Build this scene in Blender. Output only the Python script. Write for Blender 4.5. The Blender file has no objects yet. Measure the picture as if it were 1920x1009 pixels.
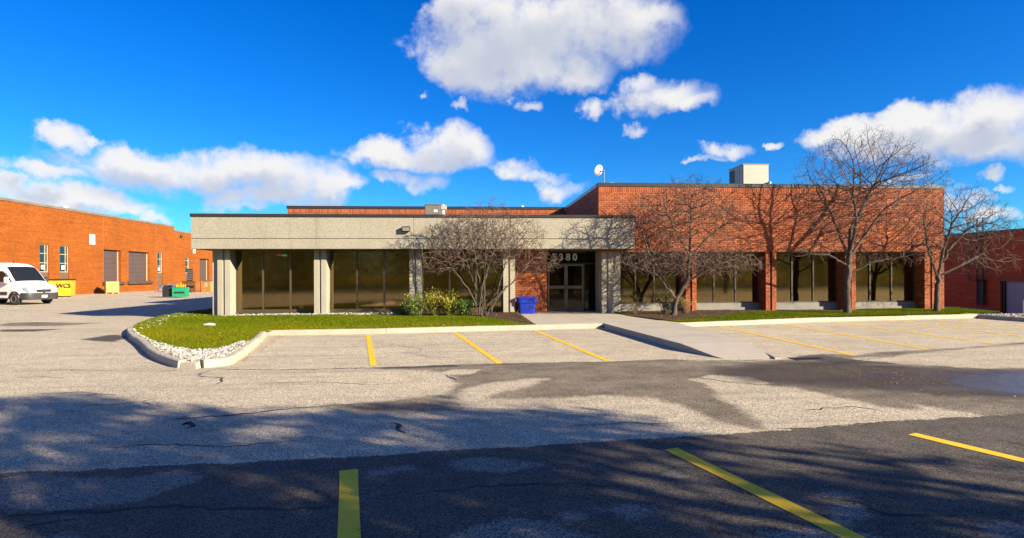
import bpy, math, random
import numpy as np
from mathutils import Vector, geometry
R = math.radians
random.seed(7)
rng = np.random.default_rng(11)
scene = bpy.context.scene
C = scene.collection

# ------------------------------------------------------------------ camera
CAM_H, YAW, ROLL, FPX, HZ = 1.7, R(3.97), R(0.2), 1920 * 20 / 36, 515
cam = bpy.data.cameras.new('camera'); camo = bpy.data.objects.new('camera', cam); C.objects.link(camo)
cam.lens = 20; cam.sensor_width = 36; cam.sensor_fit = 'HORIZONTAL'
cam.shift_y = (HZ - 504.5) / 1920; cam.clip_start = 0.05; cam.clip_end = 5000
camo.location = (0, 0, CAM_H)
from mathutils import Matrix
camo.rotation_euler = (Matrix.Rotation(-YAW, 3, 'Z') @ Matrix.Rotation(R(90), 3, 'X') @ Matrix.Rotation(-ROLL, 3, 'Z')).to_euler()
scene.camera = camo

# ------------------------------------------------------------------ light
SUN_EL, SUN_AZ = R(21.5), R(180 - 57)              # azimuth clockwise from +Y
sdir = Vector((math.sin(SUN_AZ) * math.cos(SUN_EL), math.cos(SUN_AZ) * math.cos(SUN_EL), math.sin(SUN_EL)))
sl = bpy.data.lights.new('sun', 'SUN'); sl.energy = 5.0; sl.angle = R(0.53); sl.color = (1.0, 0.875, 0.66)
so = bpy.data.objects.new('sun', sl); C.objects.link(so)
so.rotation_euler = (-sdir).to_track_quat('-Z', 'Y').to_euler(); so.location = sdir * 60

vs = scene.view_settings
scene.display_settings.display_device = 'sRGB'
vs.view_transform = 'Standard'; vs.look = 'None'; vs.gamma = 1.0; vs.exposure = 1.45; vs.use_curve_mapping = False
scene.cycles.use_denoising = True
scene.cycles.max_bounces = 8; scene.cycles.transparent_max_bounces = 24
scene.cycles.caustics_reflective = False; scene.cycles.caustics_refractive = False

def ray(px, py):
    a = (px - 960) / FPX; b = (HZ - py) / FPX
    c, s = math.cos(ROLL), math.sin(ROLL)
    a, b = a * c + b * s, -a * s + b * c
    return Vector((math.sin(YAW) + a * math.cos(YAW), math.cos(YAW) - a * math.sin(YAW), b))
def G(px, py, z=0.0):                                # survey point on the level z
    d = ray(px, py); t = (z - CAM_H) / d.z
    return (d.x * t, d.y * t)

# ------------------------------------------------------------------ sky
world = bpy.data.worlds.new('World'); scene.world = world; world.use_nodes = True
world.cycles.sampling_method = 'NONE'
def build_sky():
    nt = world.node_tree; N = nt.nodes; L = nt.links; N.clear()
    def node(t, tree=None, **k):
        n = (tree or nt).nodes.new(t)
        for a, v in k.items(): setattr(n, a, v)
        return n
    def math_(op, a, b=None, c=None, clamp=False):
        n = node('ShaderNodeMath', operation=op, use_clamp=clamp)
        for i, v in enumerate((a, b, c)):
            if v is None: continue
            if hasattr(v, 'is_linked'): L.new(v, n.inputs[i])
            else: n.inputs[i].default_value = v
        return n.outputs[0]
    def vmath(op, a, b=None):
        n = node('ShaderNodeVectorMath', operation=op)
        for i, v in enumerate((a, b)):
            if v is None: continue
            if hasattr(v, 'is_linked'): L.new(v, n.inputs[i])
            else: n.inputs[i].default_value = v
        return n.outputs[0]
    def sstep(v, a, b):
        n = node('ShaderNodeMapRange', interpolation_type='SMOOTHSTEP'); L.new(v, n.inputs[0])
        n.inputs[1].default_value = a; n.inputs[2].default_value = b
        return n.outputs[0]
    def noise(vec, scale, detail, rough=0.5, color=False):
        n = node('ShaderNodeTexNoise'); L.new(vec, n.inputs['Vector'])
        n.inputs['Scale'].default_value = scale; n.inputs['Detail'].default_value = detail
        n.inputs['Roughness'].default_value = rough
        return n.outputs['Color'] if color else n.outputs[0]
    sky = node('ShaderNodeTexSky'); sky.sky_type = 'NISHITA'; sky.sun_disc = False
    sky.sun_elevation = SUN_EL; sky.sun_rotation = SUN_AZ
    sky.altitude = 100; sky.air_density = 1.0; sky.dust_density = 0.25; sky.ozone_density = 3.0
    hs = node('ShaderNodeHueSaturation'); hs.inputs['Saturation'].default_value = SKY_SAT; hs.inputs['Value'].default_value = SKY_VAL
    L.new(sky.outputs[0], hs.inputs['Color'])
    tc = node('ShaderNodeTexCoord'); d = tc.outputs['Generated']
    sp = node('ShaderNodeSeparateXYZ'); L.new(d, sp.inputs[0])
    u = math_('ARCTAN2', sp.outputs[0], sp.outputs[1]); v = math_('ARCSINE', sp.outputs[2])
    cb = node('ShaderNodeCombineXYZ'); L.new(u, cb.inputs[0]); L.new(v, cb.inputs[1]); P = cb.outputs[0]
    w1 = vmath('MULTIPLY', vmath('SUBTRACT', noise(d, 9, 2, .55, True), (.5, .5, .5)), (.13, .075, 0))
    w2 = vmath('MULTIPLY', vmath('SUBTRACT', noise(d, 34, 4, .65, True), (.5, .5, .5)), (.050, .036, 0))
    P2 = vmath('ADD', vmath('ADD', P, w1), w2)
    # every cloud: position and extent as seen in the sky (azimuth, elevation)
    ell = []
    for (x, y, a, b, *st) in CLOUDS:
        r = ray(x, y).normalized(); cu = math.atan2(r.x, r.y); cv = math.asin(r.z)
        r2 = ray(x + a, y).normalized(); r3 = ray(x, y - b).normalized()
        ell.append((cu, cv, abs(math.atan2(r2.x, r2.y) - cu), abs(math.asin(r3.z) - cv), 1 - (st[0] if st else 1.0)))
    grp = bpy.data.node_groups.new('cloud_field', 'ShaderNodeTree')
    grp.interface.new_socket('P', in_out='INPUT', socket_type='NodeSocketVector')
    grp.interface.new_socket('D', in_out='OUTPUT', socket_type='NodeSocketFloat')
    gi = grp.nodes.new('NodeGroupInput'); go = grp.nodes.new('NodeGroupOutput'); prev = None
    for (cu, cv, a, b, weak) in ell:
        m = grp.nodes.new('ShaderNodeVectorMath'); m.operation = 'MULTIPLY_ADD'
        grp.links.new(gi.outputs[0], m.inputs[0]); m.inputs[1].default_value = (1 / a, 1 / b, 0); m.inputs[2].default_value = (-cu / a, -cv / b, math.sqrt(max(0, weak)))
        q = grp.nodes.new('ShaderNodeVectorMath'); q.operation = 'DOT_PRODUCT'
        grp.links.new(m.outputs[0], q.inputs[0]); grp.links.new(m.outputs[0], q.inputs[1])
        if prev is None: prev = q.outputs['Value']
        else:
            s = grp.nodes.new('ShaderNodeMath'); s.operation = 'SMOOTH_MIN'; s.inputs[2].default_value = 0.35
            grp.links.new(prev, s.inputs[0]); grp.links.new(q.outputs['Value'], s.inputs[1]); prev = s.outputs[0]
    grp.links.new(prev, go.inputs[0])
    def field(p):
        g = node('ShaderNodeGroup'); g.node_tree = grp; L.new(p, g.inputs[0])
        return math_('SUBTRACT', 1.0, g.outputs[0])
    fb = noise(d, 17, 8, .61)
    f1 = math_('ADD', field(P2), math_('MULTIPLY', math_('SUBTRACT', fb, .5), 2.5))
    dens = sstep(f1, -.50, .95)
    sh = vmath('ADD', P2, (.012, .030, 0))
    f2 = math_('ADD', field(sh), math_('MULTIPLY', math_('SUBTRACT', noise(vmath('ADD', d, (.012, 0, .025)), 17, 3, .55), .5), 1.0))
    shade = sstep(f2, -.2, 1.25)
    # the rest of the sky carries the same kind of scattered cumulus
    inv = math_('DIVIDE', 1.0, math_('ADD', math_('MAXIMUM', sp.outputs[2], 0.0), .12))
    pl = node('ShaderNodeVectorMath', operation='SCALE'); L.new(d, pl.inputs[0]); L.new(inv, pl.inputs['Scale'])
    gen = noise(pl.outputs[0], 1.1, 5, .55)
    away = math_('MAXIMUM', sstep(math_('ABSOLUTE', math_('SUBTRACT', u, YAW)), .86, 1.05), sstep(v, .60, .75))
    gd = math_('MULTIPLY', math_('MULTIPLY', sstep(gen, .52, .66), away), sstep(sp.outputs[2], 0.0, .06))
    dens2 = math_('MAXIMUM', dens, gd)
    mc = node('ShaderNodeMix', data_type='RGBA'); L.new(shade, mc.inputs[0])
    mc.inputs[6].default_value = (*[CLOUD_V * k for k in (1.0, .985, .97)], 1); mc.inputs[7].default_value = (*[CLOUD_V * k for k in (.60, .645, .76)], 1)
    ms = node('ShaderNodeMix', data_type='RGBA'); L.new(math_('MULTIPLY', dens2, .97), ms.inputs[0])
    tint = node('ShaderNodeMix', data_type='RGBA', blend_type='MULTIPLY'); tint.inputs[0].default_value = 1; tint.inputs[7].default_value = SKY_TINT; L.new(hs.outputs[0], tint.inputs[6])
    L.new(tint.outputs[2], ms.inputs[6]); L.new(mc.outputs[2], ms.inputs[7])
    bg = node('ShaderNodeBackground'); bg.inputs[1].default_value = SKY_STR; L.new(ms.outputs[2], bg.inputs[0])
    out = node('ShaderNodeOutputWorld'); L.new(bg.outputs[0], out.inputs[0])
SKY_STR, SKY_SAT, SKY_VAL, CLOUD_V = 0.075, 1.42, 1.0, 4.6
SKY_TINT = (.20, .60, .96, 1)
CLOUDS = [(945, 75, 150, 98), (1080, 50, 195, 90), (870, 110, 90, 66), (1190, 38, 115, 36), (980, 130, 115, 46), (1085, 135, 65, 34),
          (862, 20, 72, 72), (1230, 182, 84, 36, .9), (1195, 158, 54, 24, .8), (1268, 192, 60, 22, .85), (1112, 201, 30, 22, .7), (870, 198, 24, 15, .6),
          (1000, 192, 32, 12, .55), (1215, 242, 34, 14, .6), (1352, 278, 48, 21, .75), (1308, 296, 30, 10, .5), (1449, 264, 22, 9, .5), (780, 192, 12, 14, .5),
          (790, 298, 155, 28), (862, 276, 78, 40), (720, 298, 80, 22, .9), (785, 341, 70, 22, .75), (985, 317, 54, 22, .8), (1052, 351, 42, 25, .7), (1030, 325, 60, 14, .5),
          (110, 248, 76, 28, .9), (180, 258, 44, 12, .7), (410, 322, 250, 42), (290, 306, 118, 31), (520, 345, 160, 40), (640, 350, 66, 22),
          (480, 372, 130, 22), (90, 324, 80, 20, .8), (50, 362, 100, 24), (170, 374, 110, 28), (250, 388, 66, 16, .8), (60, 395, 120, 20), (300, 408, 36, 12, .7), (430, 392, 100, 14, .5),
          (1720, 248, 195, 46), (1845, 215, 125, 46), (1840, 270, 145, 42), (1590, 240, 88, 28), (1960, 235, 120, 58), (1700, 215, 76, 26),
          (1862, 331, 48, 14, .6), (1745, 362, 80, 15, .45), (1900, 352, 36, 11, .5), (1880, 404, 70, 14, .55), (1700, 330, 66, 12, .45), (1820, 380, 90, 20, .4)]
build_sky()

# ------------------------------------------------------------------ helpers
def new_mat(name):
    m = bpy.data.materials.new(name); m.use_nodes = True
    nt = m.node_tree; nt.nodes.clear()
    out = nt.nodes.new('ShaderNodeOutputMaterial'); b = nt.nodes.new('ShaderNodeBsdfPrincipled')
    nt.links.new(b.outputs[0], out.inputs[0])
    return m, nt, b
def _n(nt, t, **k):
    n = nt.nodes.new(t)
    for a, v in k.items(): setattr(n, a, v)
    return n
def n_noise(nt, vec, scale, detail=3, rough=.55):
    n = _n(nt, 'ShaderNodeTexNoise'); nt.links.new(vec, n.inputs['Vector'])
    n.inputs['Scale'].default_value = scale; n.inputs['Detail'].default_value = detail; n.inputs['Roughness'].default_value = rough
    return n.outputs[0]
def n_range(nt, v, a, b, c=0., d=1., smooth=False):
    n = _n(nt, 'ShaderNodeMapRange'); nt.links.new(v, n.inputs[0])
    if smooth: n.interpolation_type = 'SMOOTHSTEP'
    for i, x in enumerate((a, b, c, d)): n.inputs[i + 1].default_value = x
    return n.outputs[0]
def n_math(nt, op, a, b=None, clamp=False):
    n = _n(nt, 'ShaderNodeMath', operation=op, use_clamp=clamp)
    for i, v in enumerate((a, b)):
        if v is None: continue
        if hasattr(v, 'is_linked'): nt.links.new(v, n.inputs[i])
        else: n.inputs[i].default_value = v
    return n.outputs[0]
def n_mix(nt, f, a, b, blend='MIX'):
    n = _n(nt, 'ShaderNodeMix', data_type='RGBA', blend_type=blend)
    for i, v in ((0, f), (6, a), (7, b)):
        if hasattr(v, 'is_linked'): nt.links.new(v, n.inputs[i])
        elif i == 0: n.inputs[0].default_value = v
        else: n.inputs[i].default_value = (*v, 1)
    return n.outputs[2]
def n_bump(nt, b, h, strength, dist):
    n = _n(nt, 'ShaderNodeBump'); n.inputs['Strength'].default_value = strength; n.inputs['Distance'].default_value = dist
    nt.links.new(h, n.inputs['Height']); nt.links.new(n.outputs[0], b.inputs['Normal'])
def mat(name, col, rough=.6, var=.15, scale=3., fine=0., fscale=60., metal=0., bump=0., col2=None, tone=0., spec=.5, streak=0.):
    """painted or plain surface: broad weathering, fine grain, optional per-piece tone"""
    m, nt, b = new_mat(name)
    g = _n(nt, 'ShaderNodeTexCoord').outputs['Object']
    c2 = col2 or tuple(c * .6 for c in col)
    c = n_mix(nt, n_math(nt, 'MULTIPLY', n_range(nt, n_noise(nt, g, scale, 5, .6), .35, .7), min(1, var * 3)), col, c2)
    if streak:
        mp = _n(nt, 'ShaderNodeMapping'); nt.links.new(g, mp.inputs[0]); mp.inputs['Scale'].default_value = (4.5, 4.5, .35)
        c = n_mix(nt, n_range(nt, n_noise(nt, mp.outputs[0], 1.0, 5, .65), .48, .75, 0, streak), c, tuple(x * .45 for x in col))
    if fine:
        f = n_noise(nt, g, fscale, 3, .7)
        c = n_mix(nt, fine, c, n_mix(nt, n_range(nt, f, .35, .65), tuple(x * .35 for x in col), tuple(min(1, x * 1.5) for x in col)))
        if bump: n_bump(nt, b, f, bump, .01)
    if tone:
        a = _n(nt, 'ShaderNodeAttribute', attribute_name='tone')
        k = n_range(nt, a.outputs['Fac'], 0, 1, 1 - tone, 1 + tone)
        h = _n(nt, 'ShaderNodeHueSaturation'); nt.links.new(c, h.inputs['Color']); nt.links.new(k, h.inputs['Value'])
        nt.links.new(n_range(nt, a.outputs['Fac'], 0, 1, .5 - tone * .012, .5 + tone * .012), h.inputs['Hue']); c = h.outputs[0]
    nt.links.new(c, b.inputs['Base Color'])
    b.inputs['Roughness'].default_value = rough; b.inputs['Metallic'].default_value = metal
    b.inputs['Specular IOR Level'].default_value = spec
    return m
def ramp_mat(name, cols, rough=.6, spec=.3, trans=0.):
    """colour picked piece by piece from a list by the 'tone' attribute"""
    m, nt, b = new_mat(name)
    a = _n(nt, 'ShaderNodeAttribute', attribute_name='tone')
    r = _n(nt, 'ShaderNodeValToRGB'); nt.links.new(a.outputs['Fac'], r.inputs[0])
    e = r.color_ramp.elements
    while len(e) < len(cols): e.new(.5)
    for i, c in enumerate(cols): e[i].position = i / (len(cols) - 1); e[i].color = (*c, 1)
    nt.links.new(r.outputs[0], b.inputs['Base Color']); b.inputs['Roughness'].default_value = rough
    b.inputs['Specular IOR Level'].default_value = spec
    if trans:
        t = _n(nt, 'ShaderNodeBsdfTranslucent'); nt.links.new(r.outputs[0], t.inputs[0])
        mx = _n(nt, 'ShaderNodeMixShader'); mx.inputs[0].default_value = trans
        nt.links.new(b.outputs[0], mx.inputs[1]); nt.links.new(t.outputs[0], mx.inputs[2])
        nt.links.new(mx.outputs[0], nt.nodes['Material Output'].inputs[0])
    return m

ORG = {}
class MB:
    def __init__(s): s.v = []; s.f = []; s.t = []
    def add(s, vs_, fs, tone=.5):
        o = len(s.v); s.v.extend(vs_); s.f.extend([tuple(i + o for i in f) for f in fs]); s.t.extend([tone] * len(fs)); return s
    def box(s, x0, x1, y0, y1, z0, z1, tone=.5):
        return s.add([(x0, y0, z0), (x1, y0, z0), (x1, y1, z0), (x0, y1, z0), (x0, y0, z1), (x1, y0, z1), (x1, y1, z1), (x0, y1, z1)],
                     [(0, 3, 2, 1), (4, 5, 6, 7), (0, 1, 5, 4), (1, 2, 6, 5), (2, 3, 7, 6), (3, 0, 4, 7)], tone)
    def bbox(s, x0, x1, y0, y1, z0, z1, b=.01, tone=.5):       # chamfered box
        a = [(x0 + b, y0), (x1 - b, y0), (x1, y0 + b), (x1, y1 - b), (x1 - b, y1), (x0 + b, y1), (x0, y1 - b), (x0, y0 + b)]
        i = [(x0 + b, y0 + b), (x1 - b, y0 + b), (x1 - b, y0 + b), (x1 - b, y1 - b), (x1 - b, y1 - b), (x0 + b, y1 - b), (x0 + b, y1 - b), (x0 + b, y0 + b)]
        vs_ = [(*p, z0) for p in i] + [(*p, z0 + b) for p in a] + [(*p, z1 - b) for p in a] + [(*p, z1) for p in i]
        fs = [tuple(range(7, -1, -1)), tuple(range(24, 32))]
        for r_ in range(3):
            for k in range(8):
                q = (k + 1) % 8; fs.append((r_ * 8 + k, r_ * 8 + q, r_ * 8 + 8 + q, r_ * 8 + 8 + k))
        return s.add(vs_, fs, tone)
    def prism(s, poly, z0, z1, tone=.5):
        n = len(poly)
        return s.add([(x, y, z0) for x, y in poly] + [(x, y, z1) for x, y in poly],
                     [tuple(range(n - 1, -1, -1)), tuple(range(n, 2 * n))] + [(i, (i + 1) % n, n + (i + 1) % n, n + i) for i in range(n)], tone)
    def tube(s, pts, rad, n=8, cap=True, tone=.5):
        pts = [Vector(p) for p in pts]
        if not hasattr(rad, '__len__'): rad = [rad] * len(pts)
        vs_ = []; ax = None
        for i, p in enumerate(pts):
            t = (pts[min(i + 1, len(pts) - 1)] - pts[max(i - 1, 0)]); t = t.normalized() if t.length > 1e-9 else Vector((0, 0, 1))
            if ax is None: ax = t.orthogonal().normalized()
            else:
                ax = ax - t * ax.dot(t); ax = ax.normalized() if ax.length > 1e-6 else t.orthogonal().normalized()
            b = t.cross(ax)
            for k in range(n):
                a = 2 * math.pi * k / n; q = p + (ax * math.cos(a) + b * math.sin(a)) * rad[i]; vs_.append((q.x, q.y, q.z))
        fs = [(i * n + k, i * n + (k + 1) % n, (i + 1) * n + (k + 1) % n, (i + 1) * n + k) for i in range(len(pts) - 1) for k in range(n)]
        if cap: fs += [tuple(range(n - 1, -1, -1)), tuple(range((len(pts) - 1) * n, len(pts) * n))]
        return s.add(vs_, fs, tone)
    def cyl(s, p0, p1, r0, r1=None, n=12): return s.tube([p0, p1], [r0, r0 if r1 is None else r1], n)
    def grid(s, fn, nu, nv, tone=.5):
        return s.add([fn(i / nu, j / nv) for i in range(nu + 1) for j in range(nv + 1)],
                     [(i * (nv + 1) + j, (i + 1) * (nv + 1) + j, (i + 1) * (nv + 1) + j + 1, i * (nv + 1) + j + 1) for i in range(nu) for j in range(nv)], tone)
    def lathe(s, prof, c=(0, 0, 0), axis='Z', n=20, tone=.5):
        vs_ = []
        for r_, h in prof:
            for k in range(n):
                a = 2 * math.pi * k / n; x, y, z = r_ * math.cos(a), r_ * math.sin(a), h
                if axis == 'Y': x, y, z = x, h, y
                if axis == 'X': x, y, z = h, x, y
                vs_.append((c[0] + x, c[1] + y, c[2] + z))
        m = len(prof)
        fs = [(i * n + k, i * n + (k + 1) % n, (i + 1) * n + (k + 1) % n, (i + 1) * n + k) for i in range(m - 1) for k in range(n)]
        fs += [tuple(range(n)), tuple(range((m - 1) * n, m * n))]
        return s.add(vs_, fs, tone)
    def build(s, name, m, parent=None, world=True, smooth=False, tones=False):
        me = bpy.data.meshes.new(name); v = s.v
        if parent is not None and world:
            o = ORG.get(parent.name, (0, 0, 0)); v = [(a - o[0], b - o[1], c - o[2]) for a, b, c in v]
        me.from_pydata(v, [], s.f)
        if tones:
            at_ = me.attributes.new('tone', 'FLOAT', 'FACE'); at_.data.foreach_set('value', s.t)
        me.materials.append(m)
        if smooth:
            me.polygons.foreach_set('use_smooth', [True] * len(me.polygons))
            try: me.set_sharp_from_angle(angle=R(40))
            except Exception: pass
        me.validate(); me.update()
        ob = bpy.data.objects.new(name, me); C.objects.link(ob)
        if parent is not None:
            ob.parent = parent; ORG[ob.name] = ORG.get(parent.name, (0, 0, 0)) if world else (0, 0, 0)
        return ob
def raw(name, V, F, m, parent=None, tone=None, smooth=False):     # numpy arrays, fast path
    me = bpy.data.meshes.new(name); V = np.asarray(V, dtype=np.float32); F = np.asarray(F, dtype=np.int32)
    me.vertices.add(len(V)); me.vertices.foreach_set('co', V.ravel())
    k = F.shape[1]; me.loops.add(F.size); me.loops.foreach_set('vertex_index', F.ravel())
    me.polygons.add(len(F)); me.polygons.foreach_set('loop_start', np.arange(0, F.size, k, dtype=np.int32))
    me.update(calc_edges=True)
    if smooth: me.polygons.foreach_set('use_smooth', [True] * len(F))
    if tone is not None:
        a = me.attributes.new('tone', 'FLOAT', 'FACE'); a.data.foreach_set('value', np.asarray(tone, dtype=np.float32))
    me.materials.append(m); me.update()
    ob = bpy.data.objects.new(name, me); C.objects.link(ob)
    if parent is not None: ob.parent = parent
    return ob
def thing(name, label, cat, loc=(0, 0, 0), rz=0, group=None):
    o = bpy.data.objects.new(name, None); C.objects.link(o); o.location = loc; o.rotation_euler = (0, 0, rz)
    o.empty_display_size = .2; ORG[o.name] = tuple(loc); tag(o, label, cat, group); return o
def tag(o, label=None, cat=None, group=None, kind=None):
    if label: o['label'] = label
    if cat: o['category'] = cat
    if group: o['group'] = group
    if kind: o['kind'] = kind
    return o
def text_mesh(body, size, name, m, parent, loc, rot=(R(90), 0, 0), depth=.01, xs=1.0):
    cu = bpy.data.curves.new('t', 'FONT'); cu.body = body; cu.size = size; cu.extrude = depth; cu.align_x = 'CENTER'; cu.resolution_u = 3; cu.offset = size * .018
    t = bpy.data.objects.new('t', cu); C.objects.link(t)
    dg = bpy.context.evaluated_depsgraph_get(); me = bpy.data.meshes.new_from_object(t.evaluated_get(dg))
    bpy.data.objects.remove(t); me.materials.clear(); me.materials.append(m)
    ob = bpy.data.objects.new(name, me); C.objects.link(ob); ob.parent = parent
    o = ORG.get(parent.name, (0, 0, 0)); ob.location = tuple(loc[i] - o[i] for i in range(3)); ob.rotation_euler = rot; ob.scale = (xs, 1, 1)
    return ob

def sd_poly(X, Y, poly):                       # signed distance, inside positive
    d = np.full(X.shape, 1e9); ins = np.zeros(X.shape, bool); n = len(poly)
    for i in range(n):
        x0, y0 = poly[i]; x1, y1 = poly[(i + 1) % n]; ex, ey = x1 - x0, y1 - y0
        t = np.clip(((X - x0) * ex + (Y - y0) * ey) / (ex * ex + ey * ey + 1e-12), 0, 1)
        d = np.minimum(d, (X - x0 - t * ex) ** 2 + (Y - y0 - t * ey) ** 2)
        cond = ((y0 > Y) != (y1 > Y)) & (X < (x1 - x0) * (Y - y0) / (y1 - y0 + 1e-12) + x0); ins ^= cond
    d = np.sqrt(d); return np.where(ins, d, -d)
def px_poly(pts): return [G(x, y) for x, y in pts]
def smooth(a, b, x): t = np.clip((x - a) / (b - a), 0, 1); return t * t * (3 - 2 * t)

# ------------------------------------------------------------------ materials
M = {}
M['concrete'] = mat('aggregate concrete', (.318, .288, .222), .85, .12, .8, .36, 30, bump=.5, streak=.30)
M['column_concrete'] = mat('column concrete', (.36, .325, .25), .85, .14, 1.2, .4, 30, bump=.4, streak=.3)
M['kerb'] = mat('kerb concrete', (.44, .375, .285), .9, .22, 2.2, .35, 70, bump=.5)
M['slab'] = mat('walkway concrete', (.43, .37, .29), .88, .18, .9, .22, 90, bump=.3)
M['sill_concrete'] = mat('sill concrete', (.25, .235, .20), .85, .2, 2.0, .25, 60)
M['coping'] = mat('dark coping metal', (.028, .026, .026), .42, .15, 1.5, spec=.5)
M['coping_grey'] = mat('grey coping metal', (.16, .15, .135), .5, .3, .8)
M['frame'] = mat('bronze frame', (.105, .08, .05), .4, .1, 2, metal=.35)
M['frame_dark'] = mat('dark bronze frame', (.03, .025, .02), .4, .1, 2, metal=.3)
M['roof'] = mat('roof gravel', (.22, .2, .18), .95, .2, .6, .3, 40)
M['soffit'] = mat('soffit', (.16, .14, .11), .8, .1)
M['carpet'] = mat('carpet', (.06, .05, .04), .95, .2, 1)
M['plaster'] = mat('interior wall', (.30, .26, .20), .9, .1)
M['brick'] = mat('red brick', (.36, .092, .028), .85, .22, 1.3, .25, 60, bump=.3, tone=.25, col2=(.275, .064, .022))
M['mortar'] = mat('mortar', (.15, .055, .028), .95, .2, 6, .2, 80)
M['mulch'] = mat('mulch soil', (.075, .048, .032), .98, .3, 2.5, .55, 24, bump=.8, spec=.1)
M['blind'] = mat('beige blind', (.20, .16, .09), .9, .12, 1.2)
M['white'] = mat('white paint', (.78, .78, .76), .35, .05)
M['galv'] = mat('painted steel unit', (.36, .345, .29), .5, .12, 1.5)
M['unit_beige'] = mat('beige unit', (.40, .365, .285), .5, .1, 1.5)
M['grey_metal'] = mat('grey metal', (.22, .22, .22), .45, .2, 3, metal=.3)
M['black'] = mat('black', (.012, .012, .013), .5, .1)
M['rubber'] = mat('rubber', (.02, .019, .018), .8, .2, 5)
M['bark'] = mat('bark', (.115, .088, .068), .95, .3, 7, .4, 45, bump=.6, spec=.15)
M['twig'] = mat('twig bark', (.165, .108, .082), .9, .25, 3, spec=.2)
M['iron'] = mat('cast iron', (.04, .036, .032), .6, .3, 8)

def glass_mat(name, refl, tint, minr):
    m = bpy.data.materials.new(name); m.use_nodes = True; nt = m.node_tree; nt.nodes.clear()
    o = _n(nt, 'ShaderNodeOutputMaterial'); gl = _n(nt, 'ShaderNodeBsdfGlossy'); tr = _n(nt, 'ShaderNodeBsdfTransparent'); mx = _n(nt, 'ShaderNodeMixShader')
    gl.inputs['Roughness'].default_value = .05; gl.inputs['Color'].default_value = (*refl, 1); tr.inputs[0].default_value = (*tint, 1)
    g = _n(nt, 'ShaderNodeTexCoord').outputs['Object']
    bp = _n(nt, 'ShaderNodeBump'); bp.inputs['Strength'].default_value = .05; bp.inputs['Distance'].default_value = .02
    nt.links.new(n_noise(nt, g, .9, 2), bp.inputs['Height']); nt.links.new(bp.outputs[0], gl.inputs['Normal'])
    fr = _n(nt, 'ShaderNodeFresnel'); fr.inputs[0].default_value = 1.5
    f = n_math(nt, 'MAXIMUM', fr.outputs[0], minr)
    nt.links.new(f, mx.inputs[0]); nt.links.new(tr.outputs[0], mx.inputs[1]); nt.links.new(gl.outputs[0], mx.inputs[2]); nt.links.new(mx.outputs[0], o.inputs[0])
    return m
M['glass'] = glass_mat('bronze reflective glass', (.95, .76, .42), (.54, .46, .32), .18)
M['glass_door'] = glass_mat('dark door glass', (.6, .52, .42), (.28, .25, .21), .05)
M['glass_grey'] = glass_mat('grey glass', (.9, .95, 1), (.2, .22, .25), .25)

def brick_surface(name, c1, c2, mortar, axis, scale=1.0):
    """brick courses on a far wall; axis: which object axis runs along the wall"""
    m, nt, b = new_mat(name); g = _n(nt, 'ShaderNodeTexCoord').outputs['Object']
    sp = _n(nt, 'ShaderNodeSeparateXYZ'); nt.links.new(g, sp.inputs[0]); cb = _n(nt, 'ShaderNodeCombineXYZ')
    nt.links.new(sp.outputs[axis], cb.inputs[0]); nt.links.new(sp.outputs[2], cb.inputs[1])
    t = _n(nt, 'ShaderNodeTexBrick'); nt.links.new(cb.outputs[0], t.inputs['Vector'])
    t.inputs['Scale'].default_value = 1; t.inputs['Brick Width'].default_value = .215; t.inputs['Row Height'].default_value = .078
    t.inputs['Mortar Size'].default_value = .010; t.inputs['Mortar Smooth'].default_value = .2; t.inputs['Bias'].default_value = -.1
    t.inputs['Color1'].default_value = (*c1, 1); t.inputs['Color2'].default_value = (*c2, 1); t.inputs['Mortar'].default_value = (*mortar, 1)
    big = n_range(nt, n_noise(nt, g, .35, 4, .6), .3, .7, .86, 1.1)
    mp = _n(nt, 'ShaderNodeMapping'); nt.links.new(g, mp.inputs[0]); mp.inputs['Scale'].default_value = (.25, .25, 5.5)
    streak = n_math(nt, 'MULTIPLY', n_range(nt, n_noise(nt, g, 3.0, 3, .6), .3, .7, .92, 1.07), n_range(nt, n_noise(nt, mp.outputs[0], 1.0, 4, .7), .3, .7, .80, 1.16))
    h = _n(nt, 'ShaderNodeHueSaturation'); nt.links.new(t.outputs[0], h.inputs['Color']); nt.links.new(n_math(nt, 'MULTIPLY', big, streak), h.inputs['Value'])
    nt.links.new(h.outputs[0], b.inputs['Base Color']); b.inputs['Roughness'].default_value = .9; b.inputs['Specular IOR Level'].default_value = .2
    n_bump(nt, b, n_math(nt, 'SUBTRACT', 1.0, t.outputs['Fac']), .5, .008)
    return m
M['brick_orange'] = brick_surface('orange brick', (.27, .066, .005), (.17, .036, .003), (.30, .10, .02), 1)
M['brick_dark'] = brick_surface('dark red brick', (.54, .085, .024), (.40, .06, .018), (.34, .095, .038), 1)
M['brick_plain'] = brick_surface('plain red brick', (.26, .062, .024), (.20, .048, .02), (.135, .07, .05), 0)

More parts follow.
